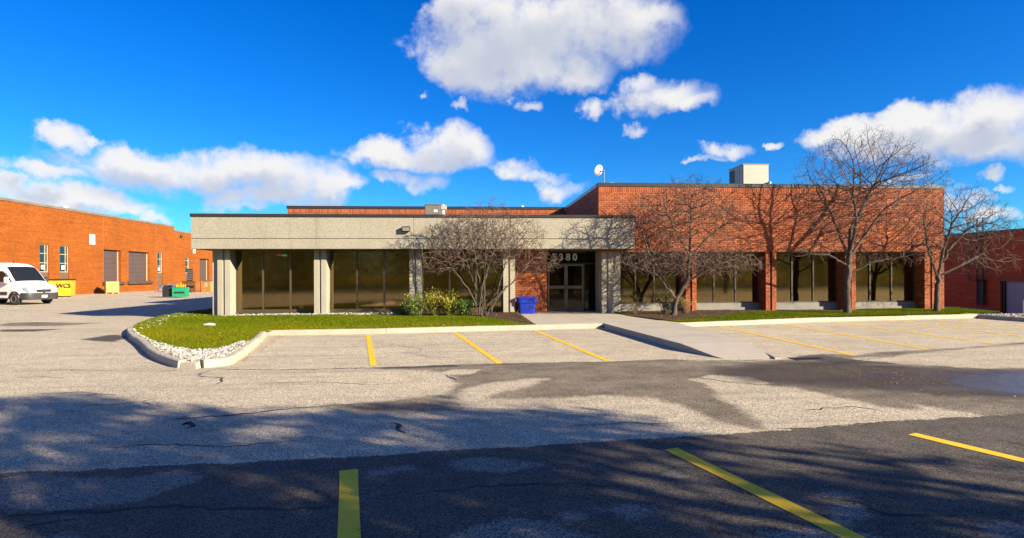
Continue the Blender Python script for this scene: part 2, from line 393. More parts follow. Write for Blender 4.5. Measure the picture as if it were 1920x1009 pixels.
def asphalt():
    m, nt, b = new_mat('weathered asphalt'); g = _n(nt, 'ShaderNodeTexCoord').outputs['Object']; L = nt.links
    def at_(n): return _n(nt, 'ShaderNodeAttribute', attribute_name=n).outputs['Fac']
    edge = n_math(nt, 'ADD', n_math(nt, 'MULTIPLY', n_math(nt, 'SUBTRACT', n_noise(nt, g, 1.7, 8, .72), .5), 1.1),
                  n_math(nt, 'MULTIPLY', n_math(nt, 'SUBTRACT', n_noise(nt, g, 26, 4, .7), .5), .52))
    def mask(n, w=.09, amp=1.0): return n_range(nt, n_math(nt, 'ADD', at_(n), n_math(nt, 'MULTIPLY', edge, amp)), .5 - w, .5 + w, smooth=True)
    broad = n_noise(nt, g, .35, 5, .55); med = n_noise(nt, g, 2.6, 5, .6)
    base = n_mix(nt, n_range(nt, broad, .32, .68), (.44, .37, .265), (.37, .31, .222))
    base = n_mix(nt, n_range(nt, med, .40, .72, 0, .45), base, (.25, .212, .165))
    sm = _n(nt, 'ShaderNodeMapping'); L.new(g, sm.inputs[0]); sm.inputs['Scale'].default_value = (.22, 2.6, 1); sm.inputs['Rotation'].default_value = (0, 0, R(-6))
    base = n_mix(nt, n_range(nt, n_noise(nt, sm.outputs[0], 1.0, 6, .65), .48, .72, 0, .6), base, (.20, .165, .122))
    midc = n_mix(nt, n_range(nt, med, .3, .7), (.125, .098, .071), (.092, .073, .054))
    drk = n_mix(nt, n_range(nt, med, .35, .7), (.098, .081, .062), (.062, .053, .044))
    c = n_mix(nt, n_math(nt, 'MULTIPLY', mask('mid', .2), n_range(nt, n_noise(nt, g, 1.1, 6, .7), .30, .62, .6, 1.)), base, midc)
    fleck = n_range(nt, n_noise(nt, g, .55, 7, .75), .56, .70)
    c = n_mix(nt, n_math(nt, 'MULTIPLY', fleck, .35), c, (.15, .125, .10))
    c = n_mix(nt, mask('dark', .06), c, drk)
    c = n_mix(nt, n_math(nt, 'MULTIPLY', mask('worn_sunlit', .16, 1.5), .62), c, (.235, .205, .170))  # pale wear, with sun patches painted into the left blobs
    c = n_mix(nt, mask('stain', .25, .7), c, (.060, .052, .045))
    # stone grain: pale and dark chips
    f1 = n_noise(nt, g, 70, 2, .8); f2 = n_noise(nt, g, 28, 3, .75)
    v = _n(nt, 'ShaderNodeTexVoronoi'); L.new(g, v.inputs['Vector']); v.inputs['Scale'].default_value = 105
    chip = n_range(nt, _sep(nt, v.outputs['Color']), .0, 1., .24, 1.95)
    gr = n_math(nt, 'MULTIPLY', n_math(nt, 'MULTIPLY', chip, n_range(nt, f1, .3, .7, .72, 1.28)), n_range(nt, f2, .3, .7, .80, 1.2))
    h = _n(nt, 'ShaderNodeHueSaturation'); L.new(c, h.inputs['Color']); L.new(gr, h.inputs['Value'])
    wet = mask('wet', .3, .8)
    c2 = n_mix(nt, wet, h.outputs[0], n_mix(nt, .72, h.outputs[0], (.026, .019, .015)))
    L.new(c2, b.inputs['Base Color'])
    pud = mask('puddle', .42, 1.2)
    rg = n_math(nt, 'SUBTRACT', .92, n_math(nt, 'MULTIPLY', wet, .22)); rg = n_math(nt, 'SUBTRACT', rg, n_math(nt, 'MULTIPLY', pud, .45)); L.new(rg, b.inputs['Roughness'])
    L.new(n_math(nt, 'ADD', .25, n_math(nt, 'MULTIPLY', pud, .5)), b.inputs['Specular IOR Level'])
    hh = n_math(nt, 'ADD', n_math(nt, 'MULTIPLY', chip, .5), f2)
    bp = _n(nt, 'ShaderNodeBump'); bp.inputs['Distance'].default_value = .006; L.new(hh, bp.inputs['Height']); L.new(bp.outputs[0], b.inputs['Normal'])
    L.new(n_math(nt, 'SUBTRACT', .55, n_math(nt, 'MULTIPLY', pud, .40)), bp.inputs['Strength'])
    return m
def _sep(nt, col):
    s = _n(nt, 'ShaderNodeSeparateColor'); nt.links.new(col, s.inputs[0]); return s.outputs[0]
M['asphalt'] = asphalt()

def line_paint():
    m, nt, b = new_mat('yellow road paint'); g = _n(nt, 'ShaderNodeTexCoord').outputs['Object']
    f = n_noise(nt, g, 45, 4, .75); w = n_noise(nt, g, 5, 4, .6)
    k = n_range(nt, n_math(nt, 'ADD', n_math(nt, 'MULTIPLY', f, .7), n_math(nt, 'MULTIPLY', w, .5)), .66, .78, smooth=True)
    c = n_mix(nt, n_range(nt, w, .3, .7), (.80, .51, .010), (.68, .42, .010))
    c = n_mix(nt, n_math(nt, 'MULTIPLY', k, .8), c, (.10, .078, .05)); nt.links.new(c, b.inputs['Base Color'])
    b.inputs['Roughness'].default_value = .75; n_bump(nt, b, f, .4, .004); return m
M['line'] = line_paint()

# ------------------------------------------------------------------ ground
def ground_z(x, y): return -1.02 * smooth(20.5, 27.5, x) * smooth(19.5, 25, y)
def build_ground():
    xs = np.concatenate([[-900, -400, -200, -120, -80, -60, -50, -42, -36, -31, -27, -24, -21], np.arange(-19, -9, .25), np.arange(-9, 9, .085), np.arange(9, 23, .12),
                         np.arange(23.2, 30, .6), [31, 33, 36, 40, 50, 70, 110, 200, 400, 900]])
    ys = np.concatenate([[-900, -400, -200, -100, -60, -40, -25, -15, -8, -3, 0, 1.5], np.arange(2.4, 9, .07), np.arange(9, 21, .12), np.arange(21, 30, .5),
                         [31, 33, 36, 40, 45, 50, 56, 64, 75, 95, 130, 200, 400, 900]])
    X, Y = np.meshgrid(xs, ys, indexing='ij'); nx, ny = X.shape
    Z = ground_z(X, Y)
    V = np.stack([X, Y, Z], -1).reshape(-1, 3)
    i, j = np.meshgrid(np.arange(nx - 1), np.arange(ny - 1), indexing='ij'); a = (i * ny + j).ravel()
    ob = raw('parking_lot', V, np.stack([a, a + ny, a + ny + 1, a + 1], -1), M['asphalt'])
    def mask(polys, w=.22):
        sd = np.full(X.shape, -9.)
        for p in polys: sd = np.maximum(sd, sd_poly(X, Y, p))
        return np.clip(.5 + sd / (2 * w), 0, 1)
    mid = mask([px_poly(p) for p in (
        [(690, 691), (760, 688), (860, 684), (960, 681), (1060, 679), (1150, 678), (1270, 673), (1300, 677), (1400, 678), (1470, 674), (1540, 672), (1600, 676), (1680, 681),
         (1760, 687), (1850, 691), (1960, 690), (1960, 782), (1850, 779), (1770, 768), (1700, 755), (1725, 768), (1650, 762), (1540, 738), (1480, 726), (1420, 722), (1330, 726),
         (1340, 742), (1385, 765), (1420, 792), (1445, 808), (1400, 802), (1330, 786), (1270, 758), (1220, 746), (1160, 741), (1080, 744), (1000, 747), (905, 748),
         (960, 733), (1030, 709), (990, 711), (920, 717), (870, 730), (856, 748), (868, 766), (800, 772), (660, 773), (600, 760), (720, 752), (830, 742), (856, 722), (850, 704), (800, 694)],
        [(1490, 668), (1540, 663), (1600, 666), (1660, 660), (1740, 656), (1820, 650), (1930, 641), (1930, 645), (1800, 655), (1700, 664), (1640, 670), (1540, 674)],
        [(0, 606), (60, 604), (200, 606), (110, 611), (0, 612)])], .26)
    mid -= mask([px_poly([(1290, 712), (1330, 703), (1400, 706), (1440, 716), (1420, 724), (1340, 724)]), px_poly([(850, 693), (910, 692), (880, 702), (830, 700)])], .1)
    stain = mask([px_poly(p) for p in ([(150, 637), (215, 626), (240, 632), (215, 642)], [(0, 618), (120, 617), (60, 622), (0, 622)],
                                       [(1480, 671), (1540, 666), (1620, 676), (1700, 683), (1580, 682)], [(640, 690), (740, 688), (860, 684), (870, 688), (740, 691)])], .12)
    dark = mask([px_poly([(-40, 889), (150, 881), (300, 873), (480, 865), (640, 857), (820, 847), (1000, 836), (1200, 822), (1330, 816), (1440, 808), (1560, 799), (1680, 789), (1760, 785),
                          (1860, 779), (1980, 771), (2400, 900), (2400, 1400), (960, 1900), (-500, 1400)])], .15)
    worn_sunlit = mask([px_poly(p) for p in (
        [(815, 868), (870, 857), (960, 860), (1020, 872), (950, 884), (860, 886)], [(690, 882), (760, 872), (780, 880), (710, 890)],
        [(850, 1005), (900, 985), (960, 972), (1020, 980), (1090, 995), (1130, 1012), (1060, 1040), (860, 1040)], [(1045, 962), (1100, 958), (1115, 975), (1070, 982)],
        [(1110, 955), (1180, 942), (1240, 955), (1190, 972)], [(1225, 888), (1270, 882), (1280, 894), (1240, 898)], [(1510, 925), (1560, 918), (1610, 930), (1560, 938)],
        [(1540, 950), (1600, 942), (1640, 965), (1600, 990), (1560, 985)], [(1440, 1000), (1500, 990), (1640, 1000), (1680, 1030), (1460, 1030)],
        [(-30, 900), (80, 888), (160, 892), (240, 895), (330, 885), (380, 895), (260, 940), (120, 960), (-20, 955)], [(90, 1005), (130, 1000), (140, 1020), (80, 1020)],  # left blobs mix real wear with sunlight put into the colour
        [(1830, 985), (1900, 975), (1940, 1000), (1860, 1010)])], .14)
    wet = mask([px_poly([(1340, 690), (1400, 684), (1480, 677), (1560, 677), (1660, 684), (1780, 691), (1960, 694), (1960, 752), (1860, 748), (1740, 742), (1600, 730), (1480, 722), (1400, 716), (1350, 704)])], .5)
    pud = mask([px_poly([(1770, 706), (1850, 698), (1960, 698), (1960, 742), (1880, 738), (1790, 724)]), px_poly([(1650, 700), (1730, 702), (1720, 708), (1640, 706)])], .35)
    for n, v in (('mid', mid), ('dark', dark), ('worn_sunlit', worn_sunlit), ('stain', stain), ('wet', wet), ('puddle', pud)):
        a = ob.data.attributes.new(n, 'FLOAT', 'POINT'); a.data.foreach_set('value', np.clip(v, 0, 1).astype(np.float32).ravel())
    return tag(ob, 'weathered grey asphalt parking lot with dark patches', kind='structure')
lot = build_ground()

# painted stall lines, each a thin film of paint
def painted_line(a, b, w=.115):
    a, b = Vector(a), Vector(b); d = (b - a).normalized(); n = Vector((-d.y, d.x)); mb = MB(); L_ = (b - a).length; k = max(4, int(L_ / .25)); vs_ = []
    for i in range(k + 1):
        p = a + d * L_ * i / k; ww = w / 2 * (1 + random.uniform(-.05, .05))
        vs_ += [(p.x - n.x * ww, p.y - n.y * ww, .004), (p.x + n.x * ww, p.y + n.y * ww, .004)]
    mb.add(vs_, [(2 * i, 2 * i + 1, 2 * i + 3, 2 * i + 2) for i in range(k)])
    mb.f = [tuple(reversed(f)) for f in mb.f]
    return mb.build('painted_line', M['line'], lot)
for p, q in (((690, 628), (700, 686)), ((853, 624), (937, 682)), ((1003, 620), (1140, 677))): painted_line(G(*p), G(*q), .125)
for p, q in (((1350, 612), (1603, 667)), ((1466, 608), (1742, 655)), ((1566, 604), (1868, 645)), ((1666, 600.7), (1925, 631.5)), ((1757, 600.3), (1925, 617))): painted_line(G(*p), G(*q), .14)
painted_line(G(654, 882), G(655, 1120), .15); painted_line(G(1258, 842), G(1760, 1087), .15); painted_line(G(1710, 814), G(2100, 907), .14)

# cracks and open joints in the asphalt
M['crack'] = mat('crack filler', (.030, .027, .025), .95, .2, 8)
def crack(pts, w=.018):
    P_ = [Vector(G(*p)) for p in pts]; path = []
    for i in range(len(P_) - 1):
        a, b = P_[i], P_[i + 1]; k = max(2, int((b - a).length / .09)); n = Vector((-(b - a).y, (b - a).x)).normalized()
        for j in range(k): path.append(a + (b - a) * j / k + n * random.gauss(0, .018))
    path.append(P_[-1]); vs_ = []
    for i, p in enumerate(path):
        t = (path[min(i + 1, len(path) - 1)] - path[max(0, i - 1)]).normalized(); n = Vector((-t.y, t.x))
        ww = w * .5 * random.uniform(.35, 1.5) * min(1, .2 + i * .3, .2 + (len(path) - 1 - i) * .3)
        vs_ += [(p.x + n.x * ww, p.y + n.y * ww, .003), (p.x - n.x * ww, p.y - n.y * ww, .003)]
    mb = MB(); mb.add(vs_, [(2 * i, 2 * i + 1, 2 * i + 3, 2 * i + 2) for i in range(len(path) - 1)]); mb.build('crack', M['crack'], lot)
for pts, w in (([(395, 693), (372, 702), (380, 706), (410, 708), (418, 714), (400, 724)], .022), ([(400, 692), (520, 694), (640, 691), (740, 690), (860, 684), (960, 681)], .03),
               ([(0, 699), (120, 694), (260, 696), (345, 695)], .018), ([(0, 708), (60, 707), (130, 708)], .016),
               ([(140, 761), (220, 758), (272, 752), (300, 746)], .022), ([(272, 752), (285, 760), (305, 764)], .02),
               ([(305, 788), (360, 784), (440, 778), (520, 770), (600, 762), (690, 757)], .030), ([(330, 782), (350, 780), (335, 788)], .025), ([(340, 798), (352, 792), (362, 800), (345, 804)], .07),
               ([(738, 792), (748, 804), (760, 812)], .06), ([(835, 702), (845, 708), (858, 714)], .03),
               ([(1290, 705), (1360, 716), (1420, 722), (1500, 720)], .02), ([(-20, 974), (80, 962), (220, 955), (330, 950), (470, 955), (620, 950)], .03),
               ([(0, 1000), (60, 985), (150, 975)], .02), ([(760, 660), (800, 668), (860, 672)], .012), ([(700, 640), (790, 655), (780, 662)], .010), ([(1110, 650), (1150, 644)], .012),
               ([(780, 925), (920, 912), (1060, 905), (1180, 915)], .014), ([(1540, 935), (1600, 940), (1640, 955), (1700, 968), (1800, 965)], .022), ([(1450, 806), (1560, 800), (1690, 789)], .02),
               ([(1500, 690), (1640, 672), (1740, 660)], .02), ([(880, 686), (1000, 681), (1150, 679), (1300, 676), (1440, 676)], .03), ([(500, 660), (560, 652), (640, 656)], .012), ([(1000, 640), (1060, 636), (1110, 640)], .012), ([(60, 740), (150, 735), (220, 742)], .014), ([(480, 720), (600, 716), (700, 722), (760, 718)], .014), ([(1060, 800), (1180, 792), (1260, 796)], .014), ([(1500, 770), (1600, 762), (1660, 772)], .016), ([(200, 840), (330, 832), (420, 838), (560, 826)], .016), ([(860, 764), (1000, 770), (1100, 776)], .008)):
    crack(pts, w * 1.45)

# ------------------------------------------------------------------ kerbs
def resample(pts, step=.25):
    P_ = [Vector(p) for p in pts]
    out = []
    for i in range(len(P_) - 1):                                   # Catmull-Rom
        p0, p1, p2, p3 = P_[max(i - 1, 0)], P_[i], P_[i + 1], P_[min(i + 2, len(P_) - 1)]
        k = max(1, int((p2 - p1).length / step))
        for j in range(k):
            t = j / k; out.append(.5 * ((2 * p1) + (p2 - p0) * t + (2 * p0 - 5 * p1 + 4 * p2 - p3) * t * t + (3 * p1 - p0 - 3 * p2 + p3) * t ** 3))
    return out + [P_[-1]]
def offset(path, o):
    out = []
    for i, p in enumerate(path):
        t = (path[min(i + 1, len(path) - 1)] - path[max(0, i - 1)]).normalized(); out.append(Vector((p.x - t.y * o, p.y + t.x * o)))
    return out
SECT = [(0, -.1), (.012, .105), (.022, .128), (.045, .142), (.09, .148), (.150, .145), (.168, .132), (.175, -.1)]
def kerb(pts, side, label, seg=2.6, curve=True, zscale=None):
    root = tag(bpy.data.objects.new('kerb', None), label, kind='structure'); C.objects.link(root)
    path = resample(pts) if curve else [Vector(a) + (Vector(b) - Vector(a)) * j / 8 for a, b in zip(pts[:-1], pts[1:]) for j in range(8)] + [Vector(pts[-1])]
    cum = [0]
    for a, b in zip(path[:-1], path[1:]): cum.append(cum[-1] + (b - a).length)
    n = max(1, round(cum[-1] / seg)); offs = [offset(path, side * o) for o, _ in SECT]
    def pt(k, s):
        i = min(np.searchsorted(cum, s, 'right') - 1, len(path) - 2); t = (s - cum[i]) / max(1e-6, cum[i + 1] - cum[i]); return offs[k][i].lerp(offs[k][i + 1], t)
    for g in range(n):
        s0, s1 = cum[-1] * g / n + .006, cum[-1] * (g + 1) / n - .006; m = max(3, int((s1 - s0) / .18)); dz = random.uniform(-.006, .006); vs_ = []
        for r_ in range(m + 1):
            s = s0 + (s1 - s0) * r_ / m; zs = 1 if zscale is None else zscale(s / cum[-1])
            for k, (o, z) in enumerate(SECT):
                p = pt(k, s); zz = z * zs if z > 0 else z
                vs_.append((p.x + random.gauss(0, .002), p.y + random.gauss(0, .002), zz + (dz + random.gauss(0, .002)) * (z > 0)))
        K = len(SECT); mb = MB()
        fs = [(r_ * K + k, (r_ + 1) * K + k, (r_ + 1) * K + k + 1, r_ * K + k + 1) for r_ in range(m) for k in range(K - 1)]
        fs += [tuple(range(K)), tuple(m * K + k for k in range(K))]
        if side > 0: fs = [tuple(reversed(f)) for f in fs]
        mb.add(vs_, fs); mb.build('kerb_stone', M['kerb'], root)
    return [tuple(p) for p in offset(path, side * .165)]
KL = [(-11.0, 27.5), (-11.75, 24.5), (-11.75, 22.0), (-10.95, 19.2), (-9.8, 16.85), (-8.0, 14.25), (-6.75, 12.4), (-5.85, 11.3), (-5.42, 10.86)]
KN = [(-4.93, 10.82), (-4.6, 11.1), (-4.78, 12.3), (-5.3, 14.6), (-5.75, 16.35)]
KM = [(-5.85, 16.52), (-2.55, 16.72), (.22, 17.17), (2.05, 17.42), (4.12, 17.72)]
inL = kerb(KL, 1, 'curved concrete kerb round the left end of the lawn'); inN = kerb(KN, 1, 'short concrete kerb on the right side of the gravel nose', 2.0)
inM = kerb(KM, 1, 'straight concrete kerb along the front of the left lawn', 3.2)
KR = [(6.42, 17.72), (10.4, 18.68), (12.72, 19.28), (18.1, 20.0), (18.95, 20.12)]
inR = kerb(KR, 1, 'long concrete kerb along the right hand lawn', 3.3)
KI = [(18.95, 20.15), (19.0, 19.3), (19.18, 18.3), (19.5, 17.0)]
inI = kerb(KI, 1, 'shaded concrete kerb of the stone bed at the far right', 3.0) if False else kerb(list(reversed(KI)), -1, 'shaded concrete kerb of the stone bed at the far right', 3.0)
# the broken corner stone at the nose
mb = MB(); mb.add([(-5.40, 10.86, -.05), (-5.02, 10.74, -.05), (-4.98, 10.98, -.05), (-5.28, 11.05, -.05), (-5.36, 10.90, .10), (-5.07, 10.80, .085), (-5.04, 10.95, .12), (-5.25, 11.02, .135)],
                  [(0, 3, 2, 1), (4, 5, 6, 7), (0, 1, 5, 4), (1, 2, 6, 5), (2, 3, 7, 6), (3, 0, 4, 7)])
tag(mb.build('broken_kerb_stone', M['kerb']), 'broken lump of kerb concrete at the tip of the gravel nose', 'kerb stone')

# ------------------------------------------------------------------ island tops
def fill(name, poly, m, zf, step=.35, parent=None):
    xs = [p[0] for p in poly]; ys = [p[1] for p in poly]
    gx, gy = np.meshgrid(np.arange(min(xs), max(xs), step), np.arange(min(ys), max(ys), step)); sd = sd_poly(gx, gy, poly)
    inner = [Vector((a, b)) for a, b, s in zip(gx.ravel(), gy.ravel(), sd.ravel()) if s > step * .4]
    vs_ = [Vector(p) for p in poly] + inner; n = len(poly)
    r_ = geometry.delaunay_2d_cdt(vs_, [(i, (i + 1) % n) for i in range(n)], [list(range(n))], 1, 1e-4)
    mb = MB(); mb.add([(v.x, v.y, zf(v.x, v.y)) for v in r_[0]], [tuple(f) for f in r_[2]])
    return mb.build(name, m, parent, smooth=True)
def lawn_z(x, y): return .125 + .012 * max(0, y - 16.5) + .02 * math.sin(x * .8) * math.sin(y * .9 + 1) * (1 if y > 17.6 else .3)
lawn_left = [p for p in inL if p[1] < 27] + [inL[-1], (-4.98, 10.98)] + inN + inM[2:]
lawn_left = [p for p in lawn_left if p[0] < 1.9] + [(1.93, 17.62), (1.74, 22.35), (1.6, 22.75), (-9.8, 22.75), (-9.85, 27.4)]
lawn_right = [(5.62, 22.3), (5.75, 20.5), (6.55, 17.95)] + inR[2:] + [(19.45, 20.4), (20.6, 20.9), (20.8, 23.2), (19.4, 23.0), (5.62, 23.0)]
def lawn_mat():
    m, nt, b = new_mat('lawn turf'); g = _n(nt, 'ShaderNodeTexCoord').outputs['Object']
    c = n_mix(nt, n_range(nt, n_noise(nt, g, .9, 4, .6), .35, .65), (.085, .10, .005), (.125, .10, .01))
    c = n_mix(nt, n_range(nt, n_noise(nt, g, 30, 3, .7), .35, .7, 0, .6), c, (.05, .045, .015)); nt.links.new(c, b.inputs['Base Color']); b.inputs['Roughness'].default_value = 1
    b.inputs['Specular IOR Level'].default_value = .1; return m
M['lawn'] = lawn_mat()
tag(fill('lawn', lawn_left, M['lawn'], lawn_z), 'green lawn island in front of the concrete wing', kind='structure')
tag(fill('lawn', lawn_right, M['lawn'], lawn_z), 'green lawn strip in front of the brick wing', kind='structure')
bedL = [(-2.9, 22.7), (-2.9, 21.75), (-2.3, 21.55), (-1.2, 21.3), (-.2, 20.9), (.55, 20.0), (1.1, 19.0), (1.55, 18.1), (1.95, 17.72), (1.74, 22.4), (1.6, 22.7)]
bedR = [(5.66, 22.2), (5.8, 20.4), (6.25, 18.6), (6.75, 18.55), (7.6, 19.0), (9.0, 19.9), (10.3, 20.9), (11.4, 21.6), (13.5, 21.8), (15.6, 21.75), (16.4, 22.1), (16.4, 22.9), (5.7, 22.9)]
bedG = [(-9.6, 22.7), (-9.5, 21.95), (-6, 21.75), (-2.9, 21.7), (-2.9, 22.7)]
lower = [(-9.85, 17.3), (-8.9, 15.9), (-8.25, 15.0), (-7.3, 13.8), (-6.5, 12.95), (-5.9, 12.45), (-5.6, 12.5), (-5.42, 12.9), (-5.5, 13.9)]
nose = [(x, y) for x, y in inL if y < 17.5] + [(-5.2, 10.95), (-5.0, 11.0)] + [(x, y) for x, y in inN if y < 13.95] + list(reversed(lower))
tag(fill('planting_bed', bedL, M['mulch'], lambda x, y: lawn_z(x, y) + .022 + .015 * math.sin(x * 5) * math.sin(y * 4)), 'dark mulch bed beside the walkway in front of the concrete wing', kind='structure')
tag(fill('planting_bed', bedR, M['mulch'], lambda x, y: lawn_z(x, y) + .022 + .015 * math.sin(x * 5) * math.sin(y * 4)), 'dark mulch bed under the crabapple in front of the brick wing', kind='structure')
tag(fill('gravel_bed', nose, M['mulch'], lambda x, y: lawn_z(x, y) + .005), 'soil under the white stones at the island nose', kind='structure')

# walkway: slabs with open joints; the strip through the stalls ends in a ramp
walk = tag(bpy.data.objects.new('walkway', None), 'pale concrete walkway from the entrance out through the stalls', kind='structure'); C.objects.link(walk)
def slab(poly, zf, bot=-.1):
    vs_ = [(x, y, zf(x, y)) for x, y in poly] + [(x, y, bot) for x, y in poly]; n = len(poly)
    mb = MB(); mb.add(vs_, [tuple(range(n))] + [(i, n + i, n + (i + 1) % n, (i + 1) % n) for i in range(n)])
    a = sum(poly[i][0] * poly[(i + 1) % n][1] - poly[(i + 1) % n][0] * poly[i][1] for i in range(n))
    if a < 0: mb.f = [tuple(reversed(f)) for f in mb.f]
    mb.build('slab', M['slab'], walk)
wz = lambda x, y: .150 + .004 * max(0, y - 18)
g_ = .006
slab([(1.96, 17.62), (4.06, 17.92), (3.95, 19.95), (1.86, 19.95)], wz); slab([(1.85, 19.96), (3.94, 19.96), (3.90, 22.1), (1.76, 22.1)], wz)
slab([(1.76, 22.11), (3.90, 22.11), (3.88, 23.6), (1.70, 23.6)], wz); slab([(3.91, 22.11), (5.6, 22.11), (5.6, 23.6), (3.89, 23.6)], wz)
slab([(3.955, 19.96), (5.95, 19.96), (5.62, 22.1), (3.91, 22.1)], wz); slab([(4.07, 17.92), (4.18, 17.75), (6.62, 17.75), (5.96, 19.95), (3.96, 19.95)], wz)
def wx(y): return 4.14 + (17.74 - y) * .092, 6.52 - (17.74 - y) * .052 
ysl = [17.74, 15.9, 14.05, 12.35]
for a, b in zip(ysl[:-1], ysl[1:]):
    (l0, r0), (l1, r1) = wx(a), wx(b); slab([(l0, a - g_), (r0, a - g_), (r1, b + g_), (l1, b + g_)], lambda x, y: .15)
(l0, r0) = wx(12.35)
slab([(l0, 12.34), (r0 - .04, 12.34), (6.12, 11.6), (5.95, 11.0), (5.0, 11.08), (4.9, 11.3)], lambda x, y: .15 * max(.03, (y - 11.05) / 1.3))
mb = MB(); pth = [(r0 + .03, 12.35), (6.22, 11.9), (6.1, 11.3), (5.98, 10.9)]
for a, b in zip(pth[:-1], pth[1:]): mb.prism([(a[0], a[1]), (a[0] + .12, a[1]), (b[0] + .12, b[1]), (b[0], b[1])], -.05, .035)
mb.build('edging', M['kerb'], walk)

# drain grate
mb = MB(); x0, y0, x1, y1 = 6.34, 10.70, 6.95, 11.05
gr = thing('drain_grate', 'iron storm drain grate beside the walkway ramp', 'drain', ((x0 + x1) / 2, (y0 + y1) / 2, 0))
mb.box(x0, x1, y0, y0 + .05, .0, .012).box(x0, x1, y1 - .05, y1, .0, .012).box(x0, x0 + .05, y0 + .05, y1 - .05, 0, .012).box(x1 - .05, x1, y0 + .05, y1 - .05, 0, .012); mb.build('frame', M['iron'], gr)
MB().box(x0 + .05, x1 - .05, y0 + .05, y1 - .05, .001, .004).build('pit_shade', M['black'], gr)  # flat black sheet for the shade down in the drain
for k in range(7): MB().box(x0 + .085 + k * .07, x0 + .115 + k * .07, y0 + .05, y1 - .05, .004, .011).build('bar', M['iron'], gr)

# ------------------------------------------------------------------ gravel, grass, litter
M['stone'] = ramp_mat('white stone', [(.16, .14, .12), (.38, .36, .32), (.52, .50, .46), (.24, .21, .17), (.46, .44, .40)], .8)
ICO = None
def ico():
    global ICO
    if ICO is None:
        p = (1 + 5 ** .5) / 2; v = np.array([(-1, p, 0), (1, p, 0), (-1, -p, 0), (1, -p, 0), (0, -1, p), (0, 1, p), (0, -1, -p), (0, 1, -p), (p, 0, -1), (p, 0, 1), (-p, 0, -1), (-p, 0, 1)]) / 1.902
        f = np.array([(0, 11, 5), (0, 5, 1), (0, 1, 7), (0, 7, 10), (0, 10, 11), (1, 5, 9), (5, 11, 4), (11, 10, 2), (10, 7, 6), (7, 1, 8), (3, 9, 4), (3, 4, 2), (3, 2, 6), (3, 6, 8), (3, 8, 9), (4, 9, 5), (2, 4, 11), (6, 2, 10), (8, 6, 7), (9, 8, 1)])
        ICO = (v, f)
    return ICO
def scatter(poly, n, shrink=0.):
    xs = [p[0] for p in poly]; ys = [p[1] for p in poly]; out = np.zeros((0, 2))
    while len(out) < n:
        p = np.stack([rng.uniform(min(xs), max(xs), n * 2), rng.uniform(min(ys), max(ys), n * 2)], -1); out = np.vstack([out, p[sd_poly(p[:, 0], p[:, 1], poly) > shrink]])
    return out[:n]
def stones(name, poly, n, r0, r1, zf, label):
    v, f = ico(); P_ = scatter(poly, n); nv = len(v); V = np.zeros((n * nv, 3)); T = []
    for i, (x, y) in enumerate(P_):
        s = rng.uniform(r0, r1) * np.array([rng.uniform(.75, 1.35), rng.uniform(.7, 1.1), rng.uniform(.5, .8)]); a = rng.uniform(0, 6.28)
        q = v * s * rng.uniform(.85, 1.15, (nv, 1)); c, d = math.cos(a), math.sin(a)
        V[i * nv:(i + 1) * nv] = np.stack([q[:, 0] * c - q[:, 1] * d + x, q[:, 0] * d + q[:, 1] * c + y, q[:, 2] + zf(x, y) + s[2] * rng.uniform(.2, .9)], -1)
    F = (f[None] + (np.arange(n) * nv)[:, None, None]).reshape(-1, 3)
    return tag(raw(name, V, F, M['stone'], tone=np.repeat(rng.random(n), 20)), label, 'gravel', kind='stuff')
stones('gravel', nose, 2400, .018, .042, lambda x, y: lawn_z(x, y), 'white river stones at the nose of the lawn island')
stones('gravel', bedG, 900, .018, .042, lambda x, y: lawn_z(x, y), 'white river stones under the windows of the concrete wing')
stones('gravel', [(-11.55, 24.5), (-11.5, 22.0), (-10.75, 19.3), (-9.7, 17.2), (-9.3, 17.5), (-10.2, 19.6), (-10.7, 21.8), (-9.9, 22.4), (-10.2, 25)], 260, .018, .04, lambda x, y: lawn_z(x, y), 'white river stones behind the curved kerb')
isl = [(x + .05, y) for x, y in reversed(inI)] + [(23, 17.2), (23, 19.5), (20.6, 20.4), (19.2, 20.3)]
tag(fill('stone_bed', isl, M['mulch'], lambda x, y: .12), 'raised bed of white stones at the far right', kind='structure')
stones('gravel', isl, 1300, .022, .05, lambda x, y: .12, 'white stones covering the bed at the far right')

M['grass'] = ramp_mat('grass blade', [(.055, .10, .004), (.10, .145, .005), (.145, .175, .006), (.20, .185, .008), (.25, .18, .014)], .9, .03, .3)
def grass(poly, n, holes, label):
    P_ = scatter(poly, n); keep = np.ones(n, bool)
    for h in holes: keep &= sd_poly(P_[:, 0], P_[:, 1], h) < rng.uniform(-.02, .16, n)
    P_ = P_[keep]; n = len(P_); z = np.array([lawn_z(x, y) for x, y in P_]); a = rng.uniform(0, 6.28, n); h = rng.uniform(.025, .06, n); w = rng.uniform(.006, .012, n)
    dx, dy = np.cos(a) * w, np.sin(a) * w; lx, ly = rng.normal(0, .02, n), rng.normal(0, .02, n)
    V = np.stack([np.stack([P_[:, 0] - dx, P_[:, 1] - dy, z - .005], -1), np.stack([P_[:, 0] + dx, P_[:, 1] + dy, z - .005], -1), np.stack([P_[:, 0] + lx, P_[:, 1] + ly, z + h], -1)], 1).reshape(-1, 3)
    F = np.arange(3 * n).reshape(-1, 3)
    pn = .5 + .22 * np.sin(P_[:, 0] * 1.1 + 1.3 * np.sin(P_[:, 1] * .9)) * np.sin(P_[:, 1] * 1.7 + P_[:, 0] * .4)
    T = np.clip(pn * .55 + rng.normal(.06, .2, n) + .25 * smooth(19.5, 16.8, P_[:, 1]), 0, 1)
    return tag(raw('grass', V, F, M['grass'], tone=T), label, 'grass', kind='stuff')
grass(lawn_left, 150000, [bedL, bedG, nose], 'short green grass on the lawn island before the concrete wing')
